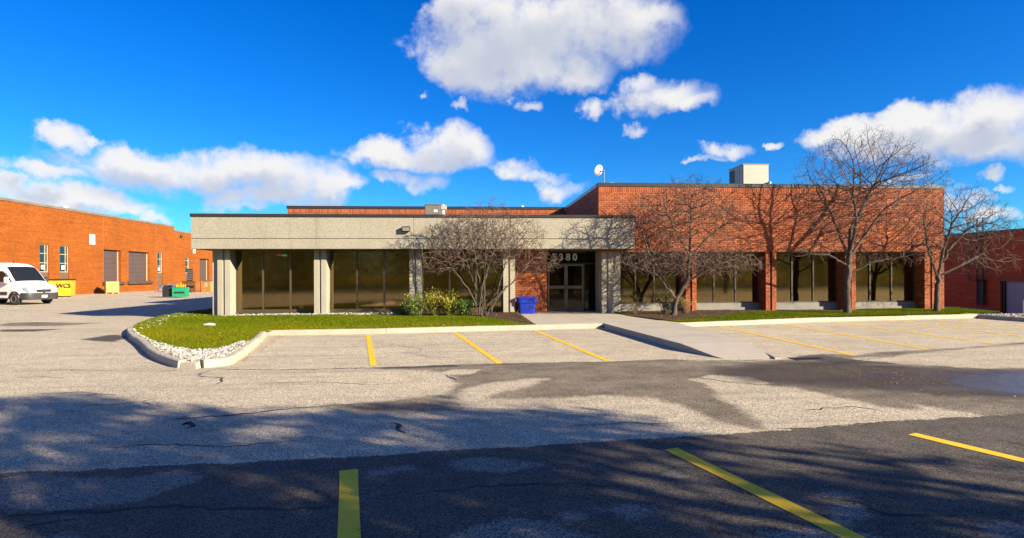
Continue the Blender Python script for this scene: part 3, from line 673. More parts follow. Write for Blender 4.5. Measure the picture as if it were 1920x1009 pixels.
grass(lawn_right, 90000, [bedR], 'short green grass on the strip before the brick wing')

M['leaf_litter'] = ramp_mat('fallen leaf', [(.10, .045, .015), (.22, .11, .03), (.35, .22, .07), (.16, .06, .02), (.45, .33, .16)], .8)
def litter(pts, size, label, zf):
    n = len(pts); V = []; F = []
    for i, (x, y) in enumerate(pts):
        a = random.uniform(0, 6.28); s = size * random.uniform(.5, 1.4); z = zf(x, y) + .006; c, d = math.cos(a) * s, math.sin(a) * s; tz = random.uniform(0, s * .7)
        V += [(x - c, y - d, z), (x + d * .5, y - c * .5, z + .003), (x + c, y + d, z + tz), (x - d * .5, y + c * .5, z + .004)]; F.append((4 * i, 4 * i + 1, 4 * i + 2, 4 * i + 3))
    return tag(raw('fallen_leaves', np.array(V), np.array(F), M['leaf_litter'], tone=rng.random(n)), label, 'leaves', kind='stuff')
litter([tuple(p) for p in scatter(bedL, 900)], .028, 'fallen leaves on the mulch bed beside the walkway', lambda x, y: lawn_z(x, y) + .03)
litter([tuple(p) for p in scatter(bedR, 1400)], .028, 'fallen leaves on the mulch bed under the crabapple', lambda x, y: lawn_z(x, y) + .03)
litter([tuple(p) for p in scatter(lawn_left, 420)] + [tuple(p) for p in scatter(lawn_right, 260)], .03, 'brown leaves scattered over both lawns', lambda x, y: lawn_z(x, y) + .035)
wp = px_poly([(1530, 690), (1640, 690), (1760, 705), (1800, 722), (1700, 728), (1560, 705)])
litter([tuple(p) for p in scatter(wp, 260)] + [tuple(p) for p in scatter(px_poly([(1430, 685), (1920, 700), (1900, 760), (1450, 720)]), 120)], .018, 'scattered dead leaves on the wet asphalt', lambda x, y: 0)
litter([tuple(p) for p in scatter([(-5.55, 16.5), (-5.2, 16.45), (-4.7, 13.0), (-4.5, 11.6), (-4.62, 11.6), (-5.1, 14.4)], 160)], .02, 'rusty leaf litter along the kerb of the nose', lambda x, y: 0)

# ------------------------------------------------------------------ office building
office = thing('office_building', 'long one storey brick and pale concrete office with bronze windows and dark coping', 'building', (4.98, 22.2, .1))
def bricks(rects, name='brick_facing', facing='-Y', soldier_top=False, parent=office):
    """running bond bricks standing proud of a mortar bed; rect = (u0, u1, z0, z1, plane)"""
    mb = MB(); BL, BH, J = .203, .0645, .0105; P_ = .010
    def one(u0, u1, z0, z1, pl):
        e = .0025; d = P_ + random.uniform(-.002, .0025)
        if facing == '-Y':
            vs_ = [(u0 + e, pl - d, z0 + e), (u1 - e, pl - d, z0 + e), (u1 - e, pl - d, z1 - e), (u0 + e, pl - d, z1 - e), (u0, pl + .004, z0), (u1, pl + .004, z0), (u1, pl + .004, z1), (u0, pl + .004, z1)]
            fs = [(0, 1, 2, 3), (4, 5, 1, 0), (5, 6, 2, 1), (6, 7, 3, 2), (7, 4, 0, 3)]
        else:                                       # '-X' : u runs along Y
            vs_ = [(pl - d, u0 + e, z0 + e), (pl - d, u1 - e, z0 + e), (pl - d, u1 - e, z1 - e), (pl - d, u0 + e, z1 - e), (pl + .004, u0, z0), (pl + .004, u1, z0), (pl + .004, u1, z1), (pl + .004, u0, z1)]
            fs = [(3, 2, 1, 0), (0, 1, 5, 4), (1, 2, 6, 5), (2, 3, 7, 6), (3, 0, 4, 7)]
        mb.add(vs_, fs, random.random() if random.random() > .08 else random.choice((0, 1)))
    for (u0, u1, z0, z1, pl) in rects:
        zt = z1
        if soldier_top:
            zt = z1 - .21; u = u0
            while u < u1 - .02: one(u, min(u + BH, u1), zt, z1, pl); u += BH + J
        row = 0; z = z0
        while z < zt - .02:
            h = min(BH, zt - z); u = u0 - (BL + J) / 2 * (row % 2)
            while u < u1 - .01:
                a, b = max(u, u0), min(u + BL, u1)
                if b - a > .02: one(a, b, z, z + h, pl)
                u += BL + J
            z += BH + J; row += 1
    return tag(mb.build(name, M['brick'], parent, tones=True), kind='stuff')
YB, YW, ZT = 22.2, 22.76, 5.17                       # brick face, window plane, wall top
# -- brick wing: walls behind the facing
XA, XB = 4.98, 19.43
MB().box(XA, XB, YB, YB + .3, 2.59, ZT).build('wall', M['mortar'], office)
bricks([(XA, XB, 2.59, ZT, YB)], soldier_top=True)
MB().box(XA, XA + .25, YB + .302, 30.3, 2.72, ZT).build('wall', M['mortar'], office)
bricks([(YB + .0, 30.28, 3.9, ZT, XA)], facing='-X', soldier_top=True)
MB().box(XB - .25, XB, YB + .302, 52, .0, ZT).build('wall', M['brick_plain'], office)
MB().box(-9.58, XA - .002, 30.3, 30.55, .0, ZT).build('wall', M['mortar'], office)
bricks([(-9.58, XA - .01, 3.75, ZT, 30.3)], soldier_top=True)
MB().box(-9.58, -9.33, 30.552, 52, .0, ZT).build('wall', M['brick_plain'], office)
MB().box(XA + .252, XB - .252, YB + .302, 51.9, ZT - .25, ZT - .05).build('roof', M['roof'], office)
MB().box(-9.32, XA + .25, 30.56, 51.9, ZT - .26, ZT - .06).build('roof', M['roof'], office)
# coping: dark metal caps
MB().bbox(XA - .03, XB + .03, YB - .035, YB + .32, ZT, ZT + .155, .008).build('coping', M['coping'], office)
MB().bbox(XA - .028, XA + .3, YB + .322, 30.26, ZT, ZT + .153, .008).build('coping', mat('pale side coping', (.17, .165, .16), .35, .2, 1.5, metal=.3), office)  # the cap on this side is a paler grey than the others
MB().bbox(-9.62, XA - .03, 30.262, 30.62, ZT, ZT + .15, .008).build('coping', M['coping'], office)
MB().bbox(-9.62, -9.28, 30.622, 52, ZT, ZT + .15, .008).build('coping', M['coping'], office)
MB().bbox(XB - .28, XB + .03, YB + .322, 52, ZT, ZT + .15, .008).build('coping', M['coping'], office)
# pilasters: two brick ribs with a shadow slot between
for (a, b, slot) in ((8.50, 8.94, 8.72), (11.81, 12.25, 12.03), (15.16, 15.61, 15.385), (18.58, XB, 18.86)):
    mb = MB(); mb.box(a + .004, slot - .035, YB + .008, YW + .1, .1, 2.588).box(slot + .035, b - .004, YB + .008, YW + .1, .1, 2.588).box(slot - .035, slot + .035, YB + .12, YW + .1, .1, 2.588)
    p = mb.build('pilaster', M['mortar'], office)
    bricks([(a, slot - .04, .12, 2.585, YB + .006), (slot + .04, b, .12, 2.585, YB + .006)], parent=p)
    bricks([(YB + .006, YW, .12, 2.585, a + .004)], facing='-X', parent=p)
MB().box(XA + .9, 18.57, YB + .3, YW + .3, 2.56, 2.589).build('soffit', M['soffit'], office)

# -- windows
def window(x0, x1, z0, z1, y, mull, frame=M['frame'], sill_h=.0, dark=()):
    t = .055; mb = MB()
    mb.box(x0, x1, y - .03, y + .05, z1 - t, z1).box(x0, x1, y - .03, y + .05, z0, z0 + t + sill_h).box(x0, x0 + t, y - .03, y + .05, z0 + t + sill_h, z1 - t).box(x1 - t, x1, y - .03, y + .05, z0 + t + sill_h, z1 - t)
    w = mb.build('window', frame, office); xs = [x0 + t] + list(mull) + [x1 - t]
    for m_ in mull: MB().box(m_ - .028, m_ + .028, y - .045, y + .05, z0 + t + sill_h, z1 - t).build('mullion', frame, w)
    for a, b in zip(xs[:-1], xs[1:]):
        a2 = a + (.028 if a in mull else 0); b2 = b - (.028 if b in mull else 0)
        MB().box(a2, b2, y + .004, y + .012, z0 + t + sill_h, z1 - t).build('pane', M['glass'], w)
    return w
def gx(px, Y): d = ray(px, 540); return d.x * Y / d.y
def sill(x0, x1):
    mb = MB(); mb.box(x0, x1, YW - .13, YW + .12, .1, .33).box(x0, x1, YW - .05, YW + .12, .33, .50)
    mb.build('sill', M['sill_concrete'], office)
for (a, b, mu) in ((5.9, 8.50, (gx(1191, YW), gx(1226, YW))), (8.94, 11.81, (gx(1338, YW), gx(1378, YW))), (12.25, 15.16, (gx(1484, YW), gx(1524, YW))), (15.61, 18.58, (gx(1630, YW), gx(1670.5, YW)))):
    a2, b2 = a + .003, b - .003
    sill(a2, b2); w = window(a2, b2, .502, 2.588, YW, mu)
    e = {5.9: gx(1213, YW), 8.94: gx(1389, YW)}.get(a, b2 - .06)
    MB().box(a2 + .06, e, YW + .22, YW + .235, .52, 2.58).build('blind', M['blind'], w)
# -- concrete wing
FY, FX0, FX1, FZ0, FZ1, GZ = 21.65, -10.31, 6.27, 2.68, 3.87, 3.07
jn = [FX0, gx(593, FY), gx(776, FY), gx(958, FY), FX1]
for a, b in zip(jn[:-1], jn[1:]):
    a += .006; b -= .006; e = .012
    prof = [(FY, FZ0 + e), (FY, GZ - .014), (FY + .03, GZ - .008), (FY + .03, GZ + .008), (FY, GZ + .014), (FY, FZ1), (FY + .2, FZ1), (FY + .2, FZ0), (FY + e, FZ0)]
    n = len(prof); mb = MB()
    mb.add([(a, y, z) for y, z in prof] + [(b, y, z) for y, z in prof], [tuple(range(n)), tuple(range(2 * n - 1, n - 1, -1))] + [(i, n + i, n + (i + 1) % n, (i + 1) % n) for i in range(n)])
    mb.f = [tuple(reversed(f)) for f in mb.f]
    mb.build('fascia_panel', M['concrete'], office)
MB().box(FX0 + .006, FX0 + .206, FY + .206, 30.28, FZ0, FZ1).build('fascia_panel', M['concrete'], office)
MB().box(FX1 - .206, FX1 - .006, FY + .206, YB - .016, FZ0, FZ1).build('fascia_panel', M['concrete'], office)
MB().bbox(FX0 - .03, FX1 + .03, FY - .035, FY + .24, FZ1, FZ1 + .115, .008).build('coping', M['coping'], office)
MB().bbox(FX0 - .03, FX0 + .24, FY + .242, 30.26, FZ1, FZ1 + .115, .008).build('coping', M['coping'], office)
MB().box(FX0 + .21, XA - .02, FY + .21, 30.28, FZ1 - .18, FZ1 - .04).build('roof', M['roof'], office)
MB().box(FX0 + .21, FX1 - .21, FY + .205, YW + .9, FZ0 + .005, FZ0 + .05).build('soffit', M['soffit'], office)
def column(x0, x1, flange=None):
    m_ = (x0 + x1) / 2; g = .04; y0, y1 = YB, YW + .05
    mb = MB(); mb.prism([(x0, y0), (m_ - g, y0), (m_ - g + .012, y0 + .07), (m_ + g - .012, y0 + .07), (m_ + g, y0), (x1, y0), (x1, y1), (x0, y1)], .1, FZ0 + .004)
    c = mb.build('column', M['column_concrete'], office)
    if flange: MB().box(flange[0], flange[1], YB + .12, y1 - .01, .1, FZ0 + .003).build('flange', M['column_concrete'], c)
cols = [(-9.61, -9.15), (-6.04, -5.58), (-2.43, -1.99), (1.2, 1.66), (5.10, 5.565)]
for i, (a, b) in enumerate(cols): column(a, b, (-9.84, -9.612) if i == 0 else (5.567, 5.88) if i == 4 else None)
for i, (p, q) in enumerate((((493.5), (545)), ((669.5), (720.5)), ((843), (893)))):
    x0, x1 = cols[i][1] + .003, cols[i + 1][0] - .003
    MB().box(x0, x1, YW - .08, YW + .1, .1, .262).build('sill', M['frame'], office)
    window(x0, x1, .265, FZ0 - .002, YW, (gx(p, YW), gx(q, YW)), sill_h=.06)
# entrance: brick panel, double doors, side light and transom
YE, YD = 22.95, 23.5
xb = gx(1025, YE)
MB().box(1.66, xb, YE, YE + .25, .1, FZ0).build('wall', M['mortar'], office); bricks([(1.665, xb, .16, FZ0, YE)])
MB().box(1.40, 1.655, YW + .052, YE + .25, .1, FZ0).build('wall', M['plaster'], office)
xd0, xd1, xs1 = gx(1028, YD), gx(1094, YD), 5.35
MB().box(xb - .25, xb - .002, YE + .252, YD + .1, .1, FZ0).build('wall', M['mortar'], office)
MB().box(5.12, 5.36, YW + .052, YD + .1, .1, FZ0).build('wall', M['column_concrete'], office)
dz1 = 2.12
dk = mat('bronze door rail', (.17, .125, .085), .38, .15, 3, metal=.4)
mb = MB(); mb.box(xb - .002, xs1, YD - .02, YD + .06, 2.60, FZ0).box(xb, xs1, YD - .02, YD + .06, dz1, dz1 + .06)
mb.box(xb, xd0 - .02, YD - .02, YD + .06, .16, dz1).box(xd1, xd1 + .06, YD - .02, YD + .06, .16, dz1).box(xd1 + .06, xs1, YD - .02, YD + .06, .16, .26)
ef = mb.build('entrance_frame', M['frame_dark'], office)
MB().box(xb, xs1, YD + .01, YD + .02, dz1 + .06, 2.6).build('transom_pane', M['glass_door'], ef)
MB().box(xd1 + .06, xs1, YD + .01, YD + .02, .26, dz1).build('side_pane', M['glass_door'], ef)
xm = (xd0 + xd1) / 2
for a, b, hs in ((xd0 - .018, xm - .004, 1), (xm + .004, xd1 - .002, -1)):
    z0, r_ = .175, .065; zm = 1.17; mb = MB()
    mb.box(a, b, YD - .03, YD + .02, dz1 - .07, dz1 - .004).box(a, b, YD - .03, YD + .02, z0, z0 + .12).box(a, a + r_, YD - .03, YD + .02, z0 + .12, dz1 - .07).box(b - r_, b, YD - .03, YD + .02, z0 + .12, dz1 - .07)
    mb.box(a + r_, b - r_, YD - .03, YD + .02, zm - .06, zm + .06)
    d = mb.build('door', dk, office)
    MB().box(a + r_, b - r_, YD - .008, YD + .0, z0 + .12, zm - .06).build('pane', M['glass_door'], d); MB().box(a + r_, b - r_, YD - .008, YD + .0, zm + .06, dz1 - .07).build('pane', M['glass_door'], d)
    hx = b - .035 if hs > 0 else a + .035
    MB().tube([(hx, YD - .03, .95), (hx, YD - .085, .95), (hx, YD - .085, 1.3), (hx, YD - .03, 1.3)], .013, 8).build('handle', M['grey_metal'], d)
MB().box(xb, xs1, YD - .1, YD + .1, .155, .172).build('threshold', M['grey_metal'], office)
num = MB().box(gx(1030, YD), gx(1092, YD), YD - .012, YD - .004, 2.58, 2.60).build('number_rail', M['frame_dark'], office)
for k, ch in enumerate('5380'):
    text_mesh(ch, .40, 'digit', M['white'], num, (gx(1039.5 + k * 12.8, YD), YD - .02, 2.285), depth=.015, xs=1.0)
# interiors
MB().box(-9.6, 18.9, YW + .3, 29.6, .05, .14).build('floor', M['carpet'], office)
MB().box(-9.3, 18.9, 29.3, 29.5, .14, 2.75).build('inner_wall', M['plaster'], office)
MB().box(-9.9, 18.9, YW + .3, 29.5, 2.76, 2.82).build('ceiling', M['plaster'], office)
MB().box(5.3, 5.4, YD + .11, 29.2, .14, 2.75).build('inner_wall', M['plaster'], office)
MB().box(1.45, 1.55, YE + .26, 27, .14, 2.75).build('inner_wall', M['plaster'], office)
for x in (8.72, 12.03, 15.38): MB().box(x - .05, x + .05, YW + .2, 27.5, .14, 2.75).build('inner_wall', M['plaster'], office)
MB().box(-9.84, -9.6, YW + .06, 25.2, .1, FZ0).build('wall', M['column_concrete'], office); MB().box(-9.84, -9.6, 28.6, 30.28, .1, FZ0).build('wall', M['column_concrete'], office)
mb = MB(); mb.box(-9.76, -9.70, 25.2, 28.6, .1, .3).box(-9.76, -9.70, 25.2, 28.6, 2.6, FZ0).box(-9.76, -9.70, 26.85, 26.92, .3, 2.6); sw = mb.build('window', M['frame'], office)
M['glass_clear'] = glass_mat('thin glass', (.9, .9, .85), (.75, .73, .66), .05)
MB().box(-9.735, -9.725, 25.2, 26.85, .3, 2.6).build('pane', M['glass_clear'], sw); MB().box(-9.735, -9.725, 26.92, 28.6, .3, 2.6).build('pane', M['glass_clear'], sw)
# flood light on the fascia
lx, lz = -2.48, 3.42
mb = MB(); mb.bbox(lx - .15, lx + .15, FY - .17, FY - .03, lz - .10, lz + .10, .02); wl = mb.build('wall_lamp', M['black'], office)
MB().box(lx - .12, lx + .12, FY - .176, FY - .171, lz - .07, lz + .06).build('lens', mat('lamp lens', (.25, .22, .16), .2, .1), wl); MB().box(lx - .05, lx + .05, FY - .03, FY + .0, lz - .05, lz + .05).build('bracket', M['black'], wl)

# ------------------------------------------------------------------ on the roofs
def hvac(label, x0, x1, y0, y1, z0, z1, m, dark_opening=None):
    t = thing('rooftop_unit', label, 'air conditioner', ((x0 + x1) / 2, (y0 + y1) / 2, z0)); MB().bbox(x0, x1, y0, y1, z0 + .08, z1, .02).build('casing', m, t)
    MB().box(x0 + .06, x1 - .06, y0 + .06, y1 - .06, z0, z0 + .08).build('curb', M['grey_metal'], t)
    MB().bbox(x0 - .02, x1 + .02, y0 - .02, y1 + .02, z1 - .001, z1 + .03, .006).build('lid', m, t); return t
u1 = hvac('small grey air conditioner with white pipes on the low concrete roof', -1.98, -1.33, 23.9, 25.0, 3.83, 4.62, mat('unit grey', (.16, .14, .115), .55, .15, 2))
MB().box(-1.60, -1.45, 23.892, 23.898, 4.32, 4.42).build('sticker', M['white'], u1)
MB().tube([(-1.22, 24.0, 3.85), (-1.22, 24.0, 4.55), (-1.22, 24.25, 4.62)], .07, 10).build('vent_pipe', M['white'], u1); MB().bbox(-1.32, -1.08, 23.9, 24.2, 4.42, 4.60, .02).build('vent_hood', M['unit_beige'], u1)
u2 = hvac('large beige air conditioner on the tall brick roof', 12.50, 13.72, 25.5, 26.95, 5.12, 6.75, M['unit_beige'])
MB().box(12.488, 12.498, 26.35, 26.9, 5.4, 6.65).build('dark_opening', M['black'], u2)  # dark inside of the opening put in as a black plate
for k in range(3): MB().box(12.49, 12.499, 25.6 + k * .25, 25.61 + k * .25, 5.3, 6.7).build('seam', M['grey_metal'], u2)
MB().bbox(13.45, 13.95, 25.25, 25.49, 5.28, 5.62, .02).build('vent_hood', M['unit_beige'], u2); MB().bbox(13.722, 13.92, 25.55, 25.9, 5.2, 5.85, .02).build('control_box', M['galv'], u2)
MB().cyl((13.7, 25.4, 5.6), (13.7, 25.4, 5.95), .08, .08, 10).build('vent_pipe', M['galv'], u2)
ds = thing('satellite_dish', 'round white satellite dish on a post above the brick corner', 'satellite dish', (5.62, 24.0, 5.12))
MB().cyl((5.62, 24, 5.12), (5.62, 24, 6.16), .028, n=10).build('post', M['grey_metal'], ds)
MB().box(5.4, 5.85, 23.8, 24.2, 5.10, 5.15).build('base', M['grey_metal'], ds)
dn = Vector((-.5, .72, .35)).normalized(); dc = Vector((5.47, 24.04, 6.12)); au = dn.orthogonal().normalized(); av = dn.cross(au)
def dish(u, v): r_ = .24 * u; a = v * 2 * math.pi; q = dc + (au * math.cos(a) + av * math.sin(a)) * r_ + dn * (.10 * u * u); return (q.x, q.y, q.z)
def dish2(u, v): r_ = .24 * u; a = v * 2 * math.pi; q = dc + (au * math.cos(a) + av * math.sin(a)) * r_ + dn * (.10 * u * u + .012); return (q.x, q.y, q.z)
mb = MB(); mb.grid(dish, 6, 24).grid(dish2, 6, 24); mb.build('reflector', M['white'], ds, smooth=True)
q = dc + dn * .32; MB().tube([dc - Vector((0, 0, .2)), q - Vector((0, 0, .04)), q], .012, 6).build('arm', M['grey_metal'], ds); MB().tube([(5.62, 24, 6.12), tuple(dc)], .03, 8).build('bracket', M['grey_metal'], ds)
vb = thing('roof_vent_box', 'small grey vent box on the roof beside the satellite dish', 'vent', (5.95, 24, 5.12))
MB().bbox(5.83, 6.08, 23.9, 24.2, 5.32, 5.62, .015).build('casing', M['galv'], vb); MB().box(5.80, 6.12, 23.86, 24.24, 5.12, 5.32).build('base', M['white'], vb)
for x, y, z, lab in ((4.75, 27.5, 5.42, 'short roof vent pipe behind the sloping brick parapet'), (2.9, 33, 5.62, 'capped white vent pipe on the rear roof')):
    t = thing('vent_pipe', lab, 'vent', (x if x < 4 else 5.5, y, 5.1)); x = x if x < 4 else 5.5
    MB().cyl((x, y, 5.1), (x, y, z), .06, n=10).build('pipe', M['galv'], t); MB().lathe([(.1, z), (.1, z + .05), (.04, z + .1)], (x, y, 0), n=12).build('cap', M['white'], t)

# ------------------------------------------------------------------ orange brick warehouse
ware = thing('brick_warehouse', 'long orange brick warehouse with loading doors across the yard', 'building', (-36.5, 60, 0))
WX = -36.5
M['ware_coping'] = mat('warehouse coping', (.20, .155, .11), .6, .3, .5)
def wall_with_holes(y0, y1, z0, z1, holes, m, name='wall', th=.35):
    """wall in the plane X=WX facing +X with real openings"""
    ys = sorted({y0, y1, *[h[0] for h in holes], *[h[1] for h in holes]}); mb = MB()
    for a, b in zip(ys[:-1], ys[1:]):
        cut = sorted([(h[2], h[3]) for h in holes if h[0] <= a + 1e-6 and h[1] >= b - 1e-6]); z = z0
        for c, d in cut:
            if c > z + 1e-6: mb.box(WX - th, WX, a, b, z, c)
            z = d
        if z < z1: mb.box(WX - th, WX, a, b, z, z1)
    return mb.build(name, m, ware)
slots = [(50.75, 51.8, .0, 4.42), (53.1, 54.25, .0, 4.42), (68.8, 69.85, .0, 4.42)]; docks = [(59.1, 61.9, 1.14, 4.35), (63.2, 67.2, 1.14, 4.35)]
slots2 = [(75.2, 76.3, .0, 4.0)]; docks2 = [(79.0, 81.7, 1.1, 4.0)]
wall_with_holes(28, 72.5, -.2, 7.62, slots + docks, M['brick_orange']); wall_with_holes(72.5, 112, -.2, 7.12, slots2 + docks2, M['brick_orange'])
MB().box(-75, WX - .36, 28, 112, -.2, 7.0).build('body', M['brick_orange'], ware)
MB().bbox(WX - .4, WX + .06, 28, 72.52, 7.62, 7.84, .015).build('coping', M['ware_coping'], ware); MB().bbox(WX - .4, WX + .05, 72.55, 112, 7.12, 7.32, .015).build('coping', M['ware_coping'], ware)
for y in (59.02, 68.6): MB().box(WX + .001, WX + .005, y, y + .03, 0, 7.6).build('joint', mat('joint sealant', (.30, .16, .09), .9), ware)
M['brown_panel'] = mat('brown panel', (.14, .085, .055), .6, .2, 1.2); M['dock_door'] = mat('brown roller door', (.085, .055, .047), .5, .15, .7); M['cream'] = mat('cream paint', (.5, .40, .27), .6)
for i, (a, b, c, d) in enumerate(slots + slots2):
    x = WX - .14; m_ = (a + b) / 2; zs = 2.05; mb = MB(); t = .06
    mb.box(x - .04, x + .04, a, a + t, zs, d).box(x - .04, x + .04, b - t, b, zs, d).box(x - .04, x + .04, a + t, b - t, d - t, d).box(x - .04, x + .04, a + t, b - t, zs, zs + t)
    w = mb.build('window', M['cream'], ware)
    for z in (zs + .8, zs + 1.6): MB().box(x - .04, x + .05, a + t, b - t, z - .025, z + .025).build('transom_bar', M['cream'], w)
    MB().box(x - .035, x + .045, b - t - .28, b - t - .24, zs + t, d - t).build('mullion', M['cream'], w)
    for z0_, z1_ in ((zs + t, zs + .775), (zs + .825, zs + 1.575), (zs + 1.625, d - t)): MB().box(x - .005, x + .005, a + t, b - t, z0_, z1_).build('pane', M['glass_grey'], w)
    if i < 3: MB().box(x + .006, x + .01, m_ - .2, m_ + .18, zs + .25, zs + .6).build('notice', M['white'], w)
    MB().box(x - .05, x + .05, a + .003, b - .003, c, zs - .01).build('panel', M['brown_panel'], ware)
for (a, b, c, d) in docks + docks2:
    x = WX - .34; dr = MB().box(x - .02, x, a, b, c, d).build('loading_door', M['dock_door'], ware); n = 7
    for k in range(n): MB().bbox(x, x + .02, a + .12, b - .12, c + (d - c) * k / n + .01, c + (d - c) * (k + 1) / n - .01, .006).build('door_panel', M['dock_door'], dr)
    MB().box(x, x + .05, b - .115, b - .002, c, d - .002).build('door_track', M['cream'], dr); MB().box(x, x + .05, a + .002, a + .115, c, d - .002).build('door_track', M['cream'], dr)
    MB().bbox(WX + .002, WX + .26, a - .25, b + .35, c - .32, c - .02, .03).build('dock_bumper', mat('dock timber', (.07, .05, .036), .9, .3, 2), ware)
for y, z, w_, h in ((57.0, 4.75, .78, .95), (77.2, 4.65, .6, .8)): MB().box(WX + .004, WX + .03, y, y + w_, z, z + h).build('wall_sign', M['white'], ware)
MB().bbox(WX + .003, WX + .25, 73.8, 74.1, 6.55, 6.75, .03).build('security_light', M['black'], ware)
for y in (55.6, 79.5): MB().lathe([(.16, 7.3), (.16, 8.05), (.22, 8.06), (.22, 8.16), (.05, 8.24)], (WX - 1.2, y, 0), n=12).build('vent_pipe', M['white'], ware)

# ------------------------------------------------------------------ low brick building to the right
nb = thing('brick_outbuilding', 'low dark red brick building with a grey roller door at the far right', 'building', (35.7, 40, -1.02)); NX = 35.7
gy0, gy1, gz = 31.4, 36.2, 1.15
mb = MB(); mb.box(NX, NX + .35, gy1, 58, -1.1, 4.46).box(NX, NX + .35, gy0, gy1, gz, 4.46).box(NX, NX + .35, 16, gy0, -1.1, 4.46); mb.build('wall', M['brick_dark'], nb)
MB().box(NX + .36, 60, 16, 58, -1.1, 4.3).build('body', M['brick_dark'], nb)
MB().bbox(NX - .05, NX + .4, 16, 58, 4.46, 4.6, .01).build('coping', M['coping'], nb)
gd = MB().box(NX + .24, NX + .26, gy0, gy1, -1.05, gz).build('roller_door', mat('grey roller door', (.34, .31, .33), .5, .15, .8), nb)
for k in range(14): MB().bbox(NX + .225, NX + .239, gy0 + .22, gy1 - .22, -1.0 + k * .152, -1.0 + k * .152 + .14, .005).build('slat', mat('roller slat', (.34, .31, .33), .5, .15, .8) if k == 0 else bpy.data.materials['roller slat'], gd)
MB().box(NX + .12, NX + .22, gy1 - .21, gy1 - .002, -1.05, gz - .002).build('door_jamb', M['black'], nb); MB().box(NX - .01, NX - .002, gy0 - .2, gy1 + .3, gz + .02, gz + .26).build('lintel', mat('soldier course', (.30, .085, .05), .9, .25, 5), nb)
MB().box(NX - .006, NX - .001, 36.5, 58, 1.62, 1.70).build('string_course', mat('pale course', (.30, .13, .10), .9), nb)
MB().box(NX - .5, NX - .003, 36.6, 58, -1.1, -.78).build('plinth', mat('plinth concrete', (.2, .185, .165), .9, .2, 1.5), nb)
# caged ladder
ld = thing('caged_ladder', 'dark steel roof ladder with a safety cage on the low brick wall', 'ladder', (35.4, 37.45, -.7)); ly0, ly1 = 37.22, 37.72
for y in (ly0, ly1): MB().tube([(35.45, y, -.65), (35.45, y, 5.5)], .035, 6).build('rail', M['black'], ld)
MB().box(35.50, 35.54, ly0 + .02, ly1 - .02, -.5, 1.3).build('ladder_guard', M['black'], ld)
for k in range(19): MB().cyl((35.45, ly0 + .03, -.5 + k * .32), (35.45, ly1 - .03, -.5 + k * .32), .018, n=6).build('rung', M['black'], ld)
def arc(z, y0=36.95, y1=37.99): return [(35.44 - .75 * math.sin(math.pi * t), (y0 + y1) / 2 + (y0 - y1) / 2 * math.cos(math.pi * t), z) for t in [i / 8 for i in range(9)]]
for z in (1.2, 2.2, 3.2, 4.2, 4.9, 5.5): MB().tube(arc(z), .025, 5).build('hoop', M['black'], ld)
for i in (1, 2, 4, 6, 7): a = arc(0)[i]; MB().tube([(a[0] + .03, a[1], 1.2), (a[0] + .03, a[1], 5.5)], .02, 5).build('cage_bar', M['black'], ld)
rl = thing('pipe_railing', 'thin grey pipe railing by the white stones at the far right', 'railing', (22.3, 21.6, -.2)); 
for x, y in ((22.25, 21.55), (23.6, 21.2)): MB().cyl((x, y, -.35), (x, y, .62), .025, n=8).build('post', M['grey_metal'], rl)
MB().cyl((22.25, 21.55, .60), (23.6, 21.2, .60), .025, n=8).build('rail', M['black'], rl); MB().cyl((22.25, 21.55, .2), (23.6, 21.2, .2), .02, n=8).build('rail', M['black'], rl)

